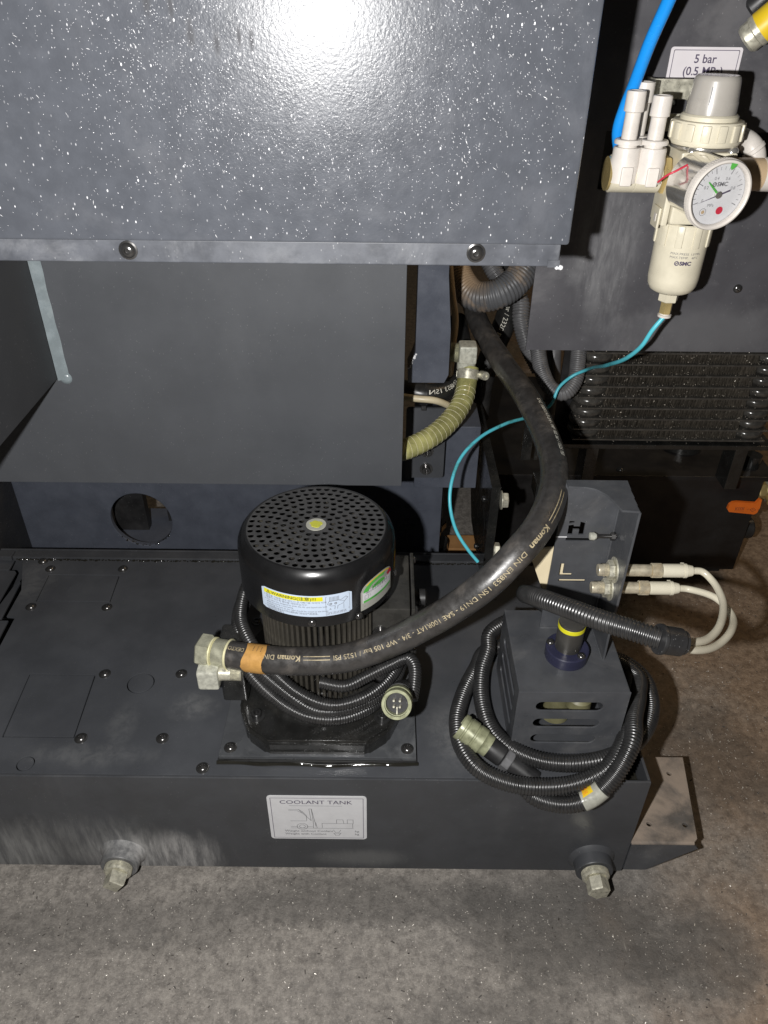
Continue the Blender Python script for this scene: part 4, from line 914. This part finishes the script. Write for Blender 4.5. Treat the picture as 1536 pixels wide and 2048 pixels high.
path2 = [Q_(1040, 1560, .160), Q_(1066, 1592, .158), Q_(1108, 1607, .160), Q_(1144, 1608, .164), Q_(1180, 1596, .172), Q_(1222, 1560, .190), Q_(1250, 1518, .206), Q_(1266, 1478, .214), Q_(1268, 1435, .212), Q_(1276, 1390, .204), Q_(1272, 1350, .196), V((.245, .625, .188))]
p2 = spline(path2, 10)
MB().corr(p2, CR, .0031, .0018, 20).build('conduit', 'conduit', sl_, ang=180)
# end boot and the clear sleeve with yellow tag
b0 = PA(1318, 1278, .586); b1 = PA(1372, 1286, .590); dv = (b1 - b0).normalized(); m = frame(b0, dv)
MB().lathe([(0, -.001), (.0118, -.001), (.0122, 0), (.0122, .002), (.0112, .003), (.0112, .0175), (.0105, .0185), (.0095, .019), (.0095, .0215), (.0085, .022), (0, .022)], m, 30).build('end_boot', 'dark', sl_)
idx = [i for i, p in enumerate(p2)]
def nearp(P_, u, v):
    k = _ray(u, v).normalized(); return min(range(len(P_)), key=lambda i: ((P_[i] - CAMP) - k * (P_[i] - CAMP).dot(k)).length)
i0, i1 = nearp(p2, 1166, 1603), nearp(p2, 1206, 1576)
seg_ = p2[i0:i1 + 1]
MB().tube(resample(seg_, .0015), CR + .0006, 24).build('clear_sleeve', 'clearwrap', sl_)
mid = seg_[len(seg_) // 2]; tdir = (seg_[-1] - seg_[0]).normalized(); vc = (CAMP - mid); vc = (vc - tdir * vc.dot(tdir)).normalized(); up_ = vc.cross(tdir)
Ls = .0125
def tagf(x, y): th = (y) / CR; return mid + tdir * x + (vc * math.cos(th) + up_ * math.sin(th)) * (CR + .0010)
vs = []; fs = []
for j in range(7):
    y = .0030 + .0098 * j / 6; vs += [tagf(-Ls / 2 - .001, y), tagf(Ls / 2 - .001, y)]
    if j: q = 2 * j; fs.append((q - 2, q - 1, q + 1, q))
tg = MB().add(vs, fs).build('yellow_tag', 'yellowlabel', sl_)
P = Print(lambda x, y: tagf(x, y) + (tagf(x, y) - mid).normalized() * .0002)
P.text('1085', -.0055, .0098, .0042, 'LEFT', .9); P.text('200', -.0048, .0058, .0040, 'LEFT', .9); P.build('lettering', 'orange', tg)
# olive connector of this cable
a0, a1 = PA(922, 1452, .770), PA(1064, 1556, .755); dv = (a1 - a0).normalized(); m = frame(a0, dv)
LA = (a1 - a0).length
MB().lathe([(.0115, .0005), (.0115, -.001), (.0135, -.001), (.0140, 0), (.0140, .004), (.0128, .0046), (.0128, .0062), (.0140, .0068), (.0142, .015), (.0130, .0156), (.0130, .0172), (.0139, .0178), (.0139, .0260), (.0125, .0272), (.0118, .029), (.0118, .0345), (0, .0345)], m, 40).build('connector_shell', 'olive', sl_)
MB().lathe([(0, .002), (.0115, .002)], m, 24).build('insert', 'dark', sl_)
MB().lathe([(.0108, .0340), (.0112, .0346), (.0112, .050), (.0100, .0515), (0, .0515)], m, 30).build('back_shell', 'dark', sl_)
MB().hexa(.0122, .0518, .0605, m, .06, 8).build('gland_nut', 'greyconduit2', sl_); MB().cyl(.0100, .0608, LA + .004, m, 24).build('cable_end', 'dark', sl_)
q = MB(); q.box(-.003, .003, .0105, .0118, .0355, .048, .0003, m @ M.Rotation(R(200), 4, 'Z')); q.build('clip', 'greyconduit2', sl_)
# ================================================================== HOSES IN THE GAP
oh = thing('olive_hose', 'translucent olive spiral hose with a worm drive clamp under a zinc elbow', 'hose', PY(935, 780, .79))
op = spline([PA(937, 735, .935), PA(933, 768, .935), PA(926, 800, .925), PA(905, 835, .915), PA(870, 868, .905), PA(825, 893, .895), PA(790, 905, .89)], 14)
MB().tube(resample(op, .002), .0126, 28).build('hose_body', 'amber', oh)
rsp = resample(op, .0066); rg = MB()
for i in range(5, len(rsp) - 1):
    t = (rsp[i + 1] - rsp[i - 1]).normalized() + V((.1, 0, .08)); rg.lathe([(.0125, -.0004), (.01285, 0), (.0125, .0004)], frame(rsp[i], t), 28)
rg.build('spiral_wire', 'spiral', oh)
cpt = op[6]; ct = (op[8] - op[4]).normalized(); m = frame(cpt, ct, (1, 0, 0))
hcl = MB(); hcl.lathe([(.0128, -.0060), (.0134, -.0060), (.0134, .0060), (.0128, .0060)], m, 36)
for k in range(-9, 10): hcl.box(.0130, .0138, -.0006, .0006, -.0035, .0035, 0, m @ M.Rotation(R(-90 + k * 9), 4, 'Z'))
hcl.build('clamp_band', 'zinc', oh)
q = MB(); scr = cpt + V((.0190, -.004, .001)); q.lathe([(0, -.006), (.0048, -.006), (.0055, -.005), (.0055, .005), (.0048, .006), (.002, .006), (.0018, .0045), (0, .0045)], frame(scr, (.35, -.75, .2)), 20); q.box(-.007, .004, -.003, .003, -.004, .004, .0006, frame(scr + V((-.004, .003, 0)), (.35, -.75, .2))); q.build('clamp_screw', 'zinc', oh)
ec = PA(934, 706, .925)
q = MB(); q.box(ec.x - .0105, ec.x + .0115, ec.y - .012, ec.y + .012, ec.z - .011, ec.z + .0125, .003); q.cyl(.0115, -.020, -.010, M.Translation(ec) @ M.Rotation(0, 4, 'Z'), 24); q.build('elbow', 'zincplain', oh)
pr = [(0, .008)]
for k in range(8): pr += [(.0110, .010 + k * .0013), (.0122, .010 + k * .0013 + .00065)]
pr += [(.011, .0208), (0, .0208)]
MB().lathe(pr, frame(ec, (-1, .1, 0)), 24).build('thread', 'ferrule', oh)
ph_ = thing('pressure_hose', 'black printed pressure hose with a zip tie passing behind the olive hose', 'hose', PY(850, 785, .82))
pp = resample(spline([PA(780, 775, .935), PA(815, 781, .93), PA(860, 788, .93), PA(898, 778, .945), PA(920, 750, .97), PA(925, 700, 1.0), PA(915, 640, 1.04)], 12), .002)
MB().tube(pp, .0125, 24).build('hose_body', 'rubberclean', ph_)
k0 = nearp(pp, 850, 786); tt = (pp[k0 + 1] - pp[k0 - 1]).normalized(); m = frame(pp[k0], tt)
q = MB(); q.lathe([(.0127, -.0018), (.0135, -.0018), (.0135, .0018), (.0127, .0018)], m, 28); q.box(-.003, .003, -.003, .004, -.003, .003, .0005, M.Translation(pp[k0] + V((-.001, -.012, -.013)))); q.build('zip_tie', 'dark', ph_)
cum2 = [0.]
for a, b_ in zip(pp, pp[1:]): cum2.append(cum2[-1] + (b_ - a).length)
def pfr(s):
    i = max(1, min(len(pp) - 2, int(s / .002))); t = (pp[i + 1] - pp[i - 1]).normalized(); c = (CAMP - pp[i]); c = (c - t * c.dot(t)).normalized(); return pp[i] + t * (s - cum2[i]), c, c.cross(t)
def pf(s, t):
    p, c, up = pfr(s); th = .15 - t / .0125; return p + (c * math.cos(th) + up * math.sin(th)) * .01275
L2 = cum2[nearp(pp, 905, 775)]
P = Print(lambda s, t: pf(L2 - s, -t)); P.text('EN853 1SN', 0, 0, .0078, 'LEFT', 1.1); P.build('lettering', 'inkwhite', ph_)
cc = MB().tube(resample(spline([PA(780, 790, .915), PA(830, 797, .912), PA(870, 801, .912), (PA(900, 813, .93)), PA(925, 830, .95)], 10), .004), .0042, 14)
tag(cc.build('thin_cable', 'creamcable'), 'thin cream cable tied along the black pressure hose', 'cable')
uc = MB().corr(spline([PA(902, 500, .99), PA(920, 560, .985), PA(950, 592, .975), PA(990, 590, .965), PA(1030, 565, .965), PA(1062, 520, .97)], 14), .0195, .0042, .0018, 26)
tag(uc.build('grey_conduit', 'greyconduit', ang=180), 'wide grey ribbed conduit with brown dust sagging just below the cabinet', 'conduit')
uc = MB().corr(spline([PA(975, 520, 1.06), PA(1000, 560, 1.06), PA(1040, 600, 1.06), PA(1042, 640, 1.06), PA(1055, 690, 1.07), PA(1080, 740, 1.08)], 14), .0125, .0040, .0016, 20)
tag(uc.build('grey_conduit', 'greyconduit2', ang=180), 'narrow grey ribbed conduit hidden behind the edge of the rear panel', 'conduit')
uc = MB().corr(spline([PA(1070, 640, 1.02), PA(1076, 700, 1.01), PA(1085, 745, 1.0), PA(1103, 778, .99), PA(1128, 786, .985), PA(1148, 765, .985), PA(1156, 720, .99), PA(1160, 640, 1.0)], 14), .0105, .0030, .0013, 22)
tag(uc.build('grey_conduit', 'greyconduit2', ang=180), 'U shaped grey ribbed conduit hanging below the rear panel beside the oil cooler', 'conduit')
h2 = resample(spline([PA(1015, 540, 1.10), PA(1022, 590, 1.09), PA(1012, 640, 1.08), PA(990, 690, 1.08), PA(965, 760, 1.1), PA(955, 840, 1.12)], 12), .003)
h2o = thing('rear_hose', 'black printed hose curving down behind the thick coolant hose', 'hose', h2[len(h2) // 2])
MB().tube(h2, .0165, 24).build('hose_body', 'rubberclean', h2o)
def hf(s, t):
    i = max(1, min(len(h2) - 2, int(s / .003))); tt = (h2[i + 1] - h2[i - 1]).normalized(); c = (CAMP - h2[i]); c = (c - tt * c.dot(tt)).normalized(); up = c.cross(tt); th = t / .0165 - .1
    return h2[i] + tt * (s - i * .003) + (c * math.cos(th) + up * math.sin(th)) * .0168
P = Print(hf); P.text('105 bar / 2320 PSI', nearp(h2, 1021, 600) * .003, 0, .0095); P.build('lettering', 'inkwhite', h2o)
cc = MB().tube(resample(spline([PA(899, 520, .93), PA(905, 590, .93), PA(911, 640, .935), PA(906, 690, .94), PA(899, 760, .95)], 10), .004), .0040, 12)
tag(cc.build('thin_cable', 'tan'), 'thin tan cable hanging beside the blue grey column', 'cable')
rb = MB().tube(resample(spline([PA(1108, 690, 1.12), PA(1106, 760, 1.13), PA(1100, 830, 1.14)], 10), .006), .011, 16)
tag(rb.build('rear_pipe', 'greyconduit2'), 'grey pipe standing upright behind the U shaped conduit', 'pipe')
sp1 = MB(); a, b_ = PA(1058, 830, 1.0), PA(1085, 940, 1.0); sp1.box(a.x - .004, a.x + .010, a.y, a.y + .006, b_.z - .01, a.z + .02, .001); sp1.box(a.x + .0145, a.x + .020, a.y, a.y + .006, b_.z - .01, a.z + .02, .001); sp1.box(b_.x - .012, b_.x + .004, b_.y - .03, b_.y + .002, b_.z - .028, b_.z - .004, .002)
tag(sp1.build('rail', 'cast'), 'black oily guide rail with a square block end behind the coolant hose', 'rail')
# ================================================================== AIR REGULATOR
GX, GY = .2445, .645
ar = thing('air_regulator', 'cream air filter regulator with a grey knob and long round bowl', 'regulator', (GX, GY, .58))
Tm = M.Translation((GX, GY, 0))
q = MB(); q.lathe([(.0186, .7330), (.0184, .7420), (.0180, .7425), (.0168, .7555), (.0160, .7580), (.0148, .7590), (.0120, .7586), (.0060, .7590), (0, .7588)], Tm, 48); q.build('knob', 'knob', ar)
q = MB(); q.box(-.00025, .00025, -.0184, -.0176, .734, .7525, 0, Tm @ M.Rotation(R(-28), 4, 'Z')); q.build('knob_seam', 'inkgrey', ar)
MB().lathe([(.0190, .7290), (.0212, .7292), (.0212, .7325), (.0196, .7338), (.0186, .7338)], Tm, 48).build('knob_seat', 'cream', ar)
q = MB(); q.lathe([(.0190, .7298), (.0255, .7294), (.0262, .7284), (.0262, .7150), (.0250, .7130), (.0200, .7126)], Tm, 64)
q.build('locking_ring', 'cream', ar)
ribmb = MB().box(-.0032, .0032, -.0276, -.0255, .7165, .7282, .0007); o_ = ribmb.build('grip_rib', 'cream'); rme = o_.data; rme.transform(M.Translation(o_.location)); bpy.data.objects.remove(o_)
for k in range(14):
    o = bpy.data.objects.new('grip_rib', rme); COL.objects.link(o); o.parent = ar; o.matrix_local = M.Translation((0, 0, -.58)) @ M.Rotation(2 * math.pi * k / 14 + .1, 4, 'Z')
MB().lathe([(.0200, .7100), (.0245, .7104), (.0248, .7114), (.0246, .7124), (.0200, .7126)], Tm, 56).build('metal_rim', 'chrome', ar)
q = MB(); q.box(GX - .0222, GX + .0205, GY - .0215, GY + .020, .6830, .7098, .0022); q.build('upper_body', 'cream', ar)
q = MB(); q.box(GX - .0180, GX + .0180, GY - .0228, GY - .0208, .690, .7060, .0010); q.build('face_plate', 'cream', ar)
q = MB(); q.box(GX - .0205, GX + .0190, GY - .020, GY + .019, .6560, .6828, .003); q.build('lower_body', 'cream', ar)
for dx in (-.0135, .0165): MB().lathe([(.0048, 0), (.0046, .0018), (.0032, .0034), (0, .0040)], M.Translation((GX + dx, GY - .0170, .7096)), 18).build('screw', 'chrome', ar)
q = MB(); q.box(GX - .0262, GX - .0212, GY - .018, GY + .012, .655, .688, .0012); q.box(GX - .0285, GX - .0264, GY - .015, GY + .002, .652, .668, .0008); q.build('side_latch', 'cream', ar)
q = MB(); q.box(GX - .0290, GX - .0283, GY - .0105, GY - .0055, .657, .663, .0002); q.build('latch_mark', 'white', ar)
MB().lathe([(.0205, .6560), (.0215, .6552), (.0218, .6400), (.0212, .6392), (.0208, .610), (.0200, .604), (.0178, .5998), (.0140, .5975), (.0075, .5970), (0, .5970)], Tm, 56).build('bowl', 'cream', ar)
ribmb = MB().box(-.0028, .0028, -.0228, -.0214, .6385, .6555, .0005); o_ = ribmb.build('guard_rib', 'cream'); rme2 = o_.data; rme2.transform(M.Translation(o_.location)); bpy.data.objects.remove(o_)
for k in range(10):
    o = bpy.data.objects.new('guard_rib', rme2); COL.objects.link(o); o.parent = ar; o.matrix_local = M.Translation((0, 0, -.58)) @ M.Rotation(2 * math.pi * k / 10 + .2, 4, 'Z')
MB().hexa(.0085, .5885, .5969, Tm, .08).build('drain_nut', 'cream', ar); MB().hexa(.0052, .5775, .5884, Tm, .06).build('drain_fitting', 'brass', ar)
MB().lathe([(0, .5774), (.0042, .5774), (.0046, .5766), (.0058, .5764), (.0058, .5745), (.0040, .5740), (0, .5740)], Tm, 24).build('release_ring', 'white', ar)
def bowlf(a0, z0): return lambda x, y: V((GX + .0214 * math.sin(a0 + x / .0212), GY - .0214 * math.cos(a0 + x / .0212), z0 + y))
P = Print(bowlf(R(-28), .632))
P.text('MAX.PRESS', -.0035, .0020, .0026, 'LEFT', 1.15); P.text('MAX.TEMP.', -.0035, -.0010, .0026, 'LEFT', 1.15); P.text('1.0 MPa', .0125, .0020, .0026); P.text('60°C', .0140, -.0010, .0026)
P.build('lettering', 'inkgrey', ar)
P = Print(bowlf(R(-28), .632)); P.text('SMC', .0052, -.0056, .0042, 'LEFT', 1.15, .0002)
P.line([(.0030 + .0015 * math.cos(t * .42), -.0056 + .0015 * math.sin(t * .42)) for t in range(16)], .0007); P.line([(.0018, -.0064), (.0042, -.0048)], .0007); P.build('emblem', 'inkviolet', ar)
q = MB().plate(rect(.2120, .262, .715, .752), [rrect(.2215, .2425, .7275, .7385, .0052)], .0022, XZ(.690), .0003); q.box(.2120, .2142, .6925, .7145, .715, .752); q.build('mounting_bracket', 'zinc', ar)
# ================================================================== GAUGE
pg = thing('pressure_gauge', 'round white pressure gauge in a chromed case with a green pointer', 'gauge', (.2402, .60, .662))
gz = .6895; gx = .2350; gy = .5850
m = M(((1, 0, 0, gx), (0, 0, -1, gy), (0, 1, 0, gz), (0, 0, 0, 1))) @ M.Translation((0, 0, -.035)) @ M.Rotation(R(13), 4, 'Y') @ M.Rotation(R(4), 4, 'X') @ M.Translation((0, 0, .035)) @ M.Diagonal((.98, .98, 1, 1))      # local x right, y up, z towards the viewer
MB().lathe([(0, -.040), (.0075, -.040), (.0205, -.0395), (.0224, -.0375), (.0226, -.006), (.0226, -.004)], m, 56).build('case', 'chrome', pg)
q = MB(); q.lathe([(.0226, -.0062), (.0250, -.0062), (.0254, -.0055), (.0254, -.0005), (.0248, .0006), (.0236, .0010), (.0226, .0004), (.0220, -.0010), (.0218, -.0030)], m, 96)
for k in range(84): q.box(.0253, .0257, -.00035, .00035, -.0052, -.0012, 0, m @ M.Rotation(2 * math.pi * k / 84, 4, 'Z'))
q.build('bezel', 'white', pg)
dial = MB().lathe([(0, -.0034), (.0220, -.0034)], m, 48).build('dial', 'paper', pg)
MB().lathe([(0, -.0002), (.0222, -.0002), (.0222, -.0012), (0, -.0012)], m, 48).build('lens', 'glass', pg)
def gf(h): return lambda x, y: m @ V((x, y, h))
def pol(a, r): return (r * math.cos(R(a)), r * math.sin(R(a)))
ang = lambda v: 200 - 225 * v
P = Print(gf(-.0032))
for k in range(0, 21):
    a = ang(k / 20); big = k % 4 == 0; P.line([pol(a, .0195), pol(a, .0158 if big else .0176)], .0005 if big else .0003)
for v in (0, .2, .4, .6, .8): x, y = pol(ang(v), .0122); P.text(('%.1f' % v) if v else '0', x, y, .0032, 'CENTER')
x, y = pol(-28, .0125); P.text('MPa', -.0035, -.0078, .0032, 'CENTER')
P.text('SMC', .0018, .0072, .0042, 'CENTER', 1.1, .00012); P.line([(-.0048 + .0014 * math.cos(t * .42), .0072 + .0014 * math.sin(t * .42)) for t in range(16)], .0006); P.line([(-.0059, .0064), (-.0037, .0080)], .0006)
P.line([(-.0085 + .0026 * math.cos(t * .42), -.0125 + .0026 * math.sin(t * .42)) for t in range(16)], .0003)
P.build('lettering', 'inkgrey', dial)
P = Print(gf(-.0031)); P.poly(circ(.0052, -.0118, .0029, 20)); P.build('red_spot', 'red', dial)
P = Print(gf(-.0031)); P.poly(circ(-.0085, -.0125, .0014, 14)); P.build('tan_spot', 'tan', dial)
q = MB(); a = ang(.27); q.add([m @ V((*pol(a + 90, .0009), -.0020)), m @ V((*pol(a - 90, .0009), -.0020)), m @ V((*pol(a - 2, .0135), -.0020)), m @ V((*pol(a, .0150), -.0020)), m @ V((*pol(a + 2, .0135), -.0020))], [(0, 1, 2, 3, 4)]); q.build('green_pointer', 'green', pg)
q = MB(); a = 200; q.add([m @ V((*pol(a + 90, .0005), -.0016)), m @ V((*pol(a - 90, .0005), -.0016)), m @ V((*pol(a, .0182), -.0016))], [(0, 1, 2)]); q.add([m @ V((*pol(a + 90, .0006), -.0016)), m @ V((*pol(a - 90, .0006), -.0016)), m @ V((*pol(a + 184, .0092), -.0016)), m @ V((*pol(a + 176, .0092), -.0016))], [(0, 1, 2, 3)]); q.build('black_needle', 'inkviolet', pg)
MB().lathe([(.0026, -.0030), (.0026, -.0014), (.0018, -.0013), (0, -.0013)], m, 20).build('centre_cap', 'chrome', pg)
q = MB(); a = 80; q.add([m @ V((*pol(a - 7, .0232), .0012)), m @ V((*pol(a + 7, .0232), .0012)), m @ V((*pol(a + 5, .0200), .0004)), m @ V((*pol(a, .0182), .0004)), m @ V((*pol(a - 5, .0200), .0004))], [(0, 1, 2, 3, 4)]); q.build('green_marker', 'green', pg)
tag(MB().tube(resample(spline([PY(1316, 364, .612), PY(1335, 350, .605), PY(1352, 342, .603), PY(1378, 328, .606)], 8), .002), .0008, 10).build('red_wire', 'red'), 'short red wire poking out beside the gauge', 'wire')
# ================================================================== LEFT MANIFOLD AND PLUGS
mf = thing('air_manifold', 'white push-in air manifold with two front sockets left of the regulator', 'fitting', (.195, .645, .672))
mx = frame((.1745, .645, .6905), (1, 0, 0))
MB().lathe([(0, 0), (.0120, 0), (.0138, .0012), (.0138, .0195), (.0134, .0200), (.0138, .0205), (.0138, .0395), (.0120, .0402), (0, .0402)], mx, 36).build('manifold_body', 'cream', mf)
MB().lathe([(0, -.0016), (.0126, -.0016), (.0126, .0012)], mx, 30).build('end_plug', 'brass', mf)
MB().hexa(.0150, .0404, .0462, mx).build('hex_collar', 'brass', mf); MB().lathe([(.0095, .046), (.0095, .056)], mx, 24).build('nipple', 'brass', mf)
plugs = ((.1842, .638, .749), (.2035, .636, .7462), (.1955, .658, .7530))
for i, (x, y, zt_) in enumerate(plugs):
    Tp = M.Translation((x, y, 0))
    q = MB(); q.lathe([(.0108, .6860), (.0112, .7010), (.0104, .7050), (.0104, .7095), (.0098, .7110), (0, .7110)], Tp, 32); q.build('socket', 'white', mf)
    MB().lathe([(.0072, .7110), (.0072, .7130), (.0104, .7132), (.0106, .7150), (.0098, .7164), (.0066, .7166)], Tp, 32).build('release_collar', 'white', mf)
    if i < 2: q = MB(); q.box(-.0046, .0046, -.0125, -.0095, .6845, .6985, .0014, Tp); q.build('socket_clip', 'white', mf)
    pl = thing('blanking_plug', ['white blanking plug standing in the left front socket beside the blue tube', 'white blanking plug standing in the right front socket, nearest the regulator', 'white blanking plug standing in the rear socket behind the other two'][i], 'plug', (x, y, .7112), 'white blanking plugs on the manifold')
    MB().lathe([(.0060, .7112), (.0058, zt_ - .0148), (.0064, zt_ - .0140), (.0074, zt_ - .0136), (.0072, zt_ - .0008), (.0066, zt_), (.0054, zt_), (.0050, zt_ - .0010), (0, zt_ - .0016)], Tp, 32).build('stem', 'white', pl)
bt_ = MB().tube(resample(spline([V((.188, .668, .700)), PY(1236, 262, .664), PY(1250, 215, .661), PY(1270, 165, .655), PY(1300, 85, .645), PY(1338, 0, .632), PY(1375, -90, .615)], 12), .003), .0047, 28)
tag(bt_.build('air_tube', 'bluetube'), 'bright blue air tube rising out of the frame behind the white plugs', 'tube')
rm = thing('outlet_fitting', 'tan and white elbow fittings right of the regulator, cut by the photo edge', 'fitting', (.30, .65, .67))
m = frame((.2700, .650, .6900), (1, 0, 0))
MB().lathe([(0, 0), (.0095, 0), (.0095, .0045), (.0116, .0045), (.0122, .006), (.0122, .027), (.0, .027)], m, 32).build('threaded_socket', 'tan', rm); MB().lathe([(0, .027), (.0126, .0271), (.0128, .075), (0, .075)], m, 32).build('white_barrel', 'white', rm)
MB().hexa(.0135, -.001, .0042, m).build('hex_collar', 'brass', rm)
MB().tube(resample(spline([V((.2720, .662, .714)), V((.284, .664, .7125)), V((.2915, .662, .707)), V((.294, .658, .698)), V((.294, .655, .690))], 8), .001), .0082, 26).build('elbow', 'white', rm)
MB().lathe([(.0084, 0), (.0090, .0005), (.0090, .003), (.0084, .0035)], frame((.2905, .661, .7075), (.6, -.2, -.7)), 26).build('elbow_collar', 'white', rm)
MB().tube(resample(spline([V((.3300, .650, .705)), V((.324, .648, .712)), V((.316, .646, .709)), V((.313, .646, .700)), V((.312, .646, .692))], 8), .001), .0085, 26).build('elbow', 'white', rm)
# ================================================================== TURQUOISE DRAIN TUBE
dt = spline([V((GX, GY, .5742)), PY(1305, 660, .645), PY(1285, 690, .65), PY(1255, 715, .67), PY(1215, 730, .72), PA(1172, 740, .94), PA(1145, 752, .952), PA(1118, 775, .955), PA(1104, 806, .962), PA(1085, 822, .99), PA(1058, 834, .94), PA(1010, 848, .90), PA(960, 875, .88), PA(922, 915, .87), PA(903, 965, .865), PA(900, 1010, .865), PA(912, 1060, .87), PA(935, 1098, .875), PA(956, 1124, .88)], 12)
tag(MB().tube(resample(dt, .003), .0020, 14).build('drain_tube', 'teal'), 'thin turquoise tube hanging from the regulator bowl and looping behind the hose', 'tube')
# ================================================================== OIL COOLER
oc = thing('oil_cooler', 'black oily oil cooler with stacked fin rows below the rear panel', 'radiator', (.39, .96, .29))
OY = .93; xl, xr = .300, .492; pitch = .01605; zb = .2925
for k in range(10):
    z = zb + k * pitch; sh = .0018 * (k - 4)
    MB().box(.262, .532, OY - .0025, OY + .042, z - .0013, z + .0013, .0006).build('tube_plate', 'endtank', oc)
    if k == 9: break
    fb_ = MB(); x = xl + .0; n = 56
    for i in range(n):
        a = xl + (xr - xl) * i / n; b_ = xl + (xr - xl) * (i + 1) / n; c_ = (a + b_) / 2; j = random.uniform(-.0012, .0012); jy = random.uniform(0, .003)
        fb_.add([(a, OY + jy, z + .0013), (c_ + j, OY + jy, z + pitch - .0013), (c_ + j, OY + .04, z + pitch - .0013), (a, OY + .04, z + .0013), (b_, OY + jy, z + .0013), (b_, OY + .04, z + .0013)], [(0, 1, 2, 3), (1, 4, 5, 2)])
    fb_.build('fin_row', 'radiator', oc, kind='stuff', ang=10)
    for xc, rr in ((.2805, .0225), (.512, .0225)):
        MB().lathe([(.010, z + .0013), (rr * .80, z + .0016), (rr * .93, z + .0032), (rr, z + .0062), (rr, z + pitch - .0064), (rr * .93, z + pitch - .0034), (rr * .80, z + pitch - .0018), (.010, z + pitch - .0013)], M.Translation((xc, OY + .019, 0)), 28).build('end_tank_segment', 'endtank', oc)
MB().box(.245, .545, OY - .006, OY + .05, .2795, .2870, .001).build('base_rail', 'cast', oc)
MB().box(.245, .545, OY + .0445, OY + .048, .2875, .46, 0).build('back_sheet', 'dark', oc)
for x in (.285, .496): MB().box(x, x + .018, OY - .002, OY + .035, .2115, .2790, .001).build('support_leg', 'cast', oc)
def rad_pt(): return (random.uniform(.26, .53), OY - .0015 + random.uniform(0, .002), random.choice([.2925 + pitch * random.randint(0, 8) + .0013 + abs(random.gauss(0, .003)), random.uniform(.287, .43)])), (0, -1, .3)
chips('metal_flecks', rad_pt, 900, .0002, .00045, oc, 'fleckdim')
# ================================================================== HYDRAULIC TANK
hy = thing('hydraulic_tank', 'large matt black hydraulic oil tank on the floor at the right behind the level bracket', 'tank', (.38, 1.1, 0))
MB().box(.178, .582, .98, 1.30, .0195, .1995, .002).build('tank_body', 'hyd', hy)
MB().box(.170, .592, .968, 1.32, .2000, .2085, .0015).build('tank_lid', 'hyd', hy)
q = MB(); 
for x in (.20, .54):
    for y in (1.0, 1.25): q.box(x, x + .03, y, y + .03, .0, .0192)
q.build('foot', 'hyd', hy)
MB().cyl(.0175, .0, .024, frame((.5822, 1.012, .083), (1, 0, 0)), 28, .003).build('end_plug', 'rubberclean', hy)
q = MB(); q.lathe([(.030, .2087), (.030, .222), (.026, .226), (0, .226)], M.Translation((.478, 1.06, 0)), 32); q.build('filler_neck', 'cast', hy); MB().lathe([(.022, .2262), (.0245, .2262), (.0245, .2300), (.022, .2302), (.018, .2285), (0, .2285)], M.Translation((.478, 1.06, 0)), 32).build('filler_cap', 'ferrulerim', hy)
for x in (.25, .36): bolt(hy, (x, .985, .2087), (0, 0, 1), 'button', 'boltblack')
MB().lathe([(.012, 0), (.012, .02), (0, .02)], M.Translation((.565, 1.0, .2087)), 16).build('breather', 'cast', hy)
bv = thing('ball_valve', 'brass ball valve with an orange lever handle at the right edge', 'valve', (.60, .99, .14))
m = frame((.585, 1.0, .165), (1, 0, 0))
MB().hexa(.017, 0, .012, m).build('hex_end', 'brass', bv); MB().lathe([(.012, .012), (.018, .016), (.0195, .028), (.018, .040), (.012, .044)], m, 28).build('valve_body', 'ferrule', bv); MB().hexa(.017, .044, .058, m).build('hex_end', 'brass', bv)
MB().cyl(.006, 0, .028, frame((.602, 1.0, .165), (-.1, -1, -.2)), 18).build('stem', 'brass', bv)
hy_ = .955
hp = [PY(u, v, hy_) for u, v in ((1455, 1019), (1459, 1010), (1466, 1005.5), (1475, 1004.5), (1512, 1007), (1520, 999), (1524, 1000), (1520, 1016), (1514, 1026), (1508, 1029), (1468, 1025), (1458, 1024))]
hd = MB().prism([(p.x, p.z) for p in hp], 0, .005, M(((1, 0, 0, 0), (0, 0, 1, hy_), (0, 1, 0, 0), (0, 0, 0, 1)))).build('lever', 'orange', bv)
ho = PY(1468, 1018, hy_)
P = Print(lambda x, y: V((ho.x + x, hy_ - .0003, ho.z + y)))
P.text('KOX', .0015, .0002, .0050, 'LEFT', 1.3); P.line([(.001, .0034), (.0155, .0030)], .0004); P.line([(.001, -.0030), (.0155, -.0034)], .0004)
P.line([(.0245, -.0006), (.0290, .0026), (.0335, -.0012), (.0290, -.0044), (.0245, -.0006)], .0005); P.text('KS', .0290, -.0008, .0026, 'CENTER'); P.text('1/2', .0195, -.0004, .0032, 'LEFT', .7); P.text('600', .0365, -.0010, .0036, 'LEFT', .6); P.build('lettering', 'ink', hd)
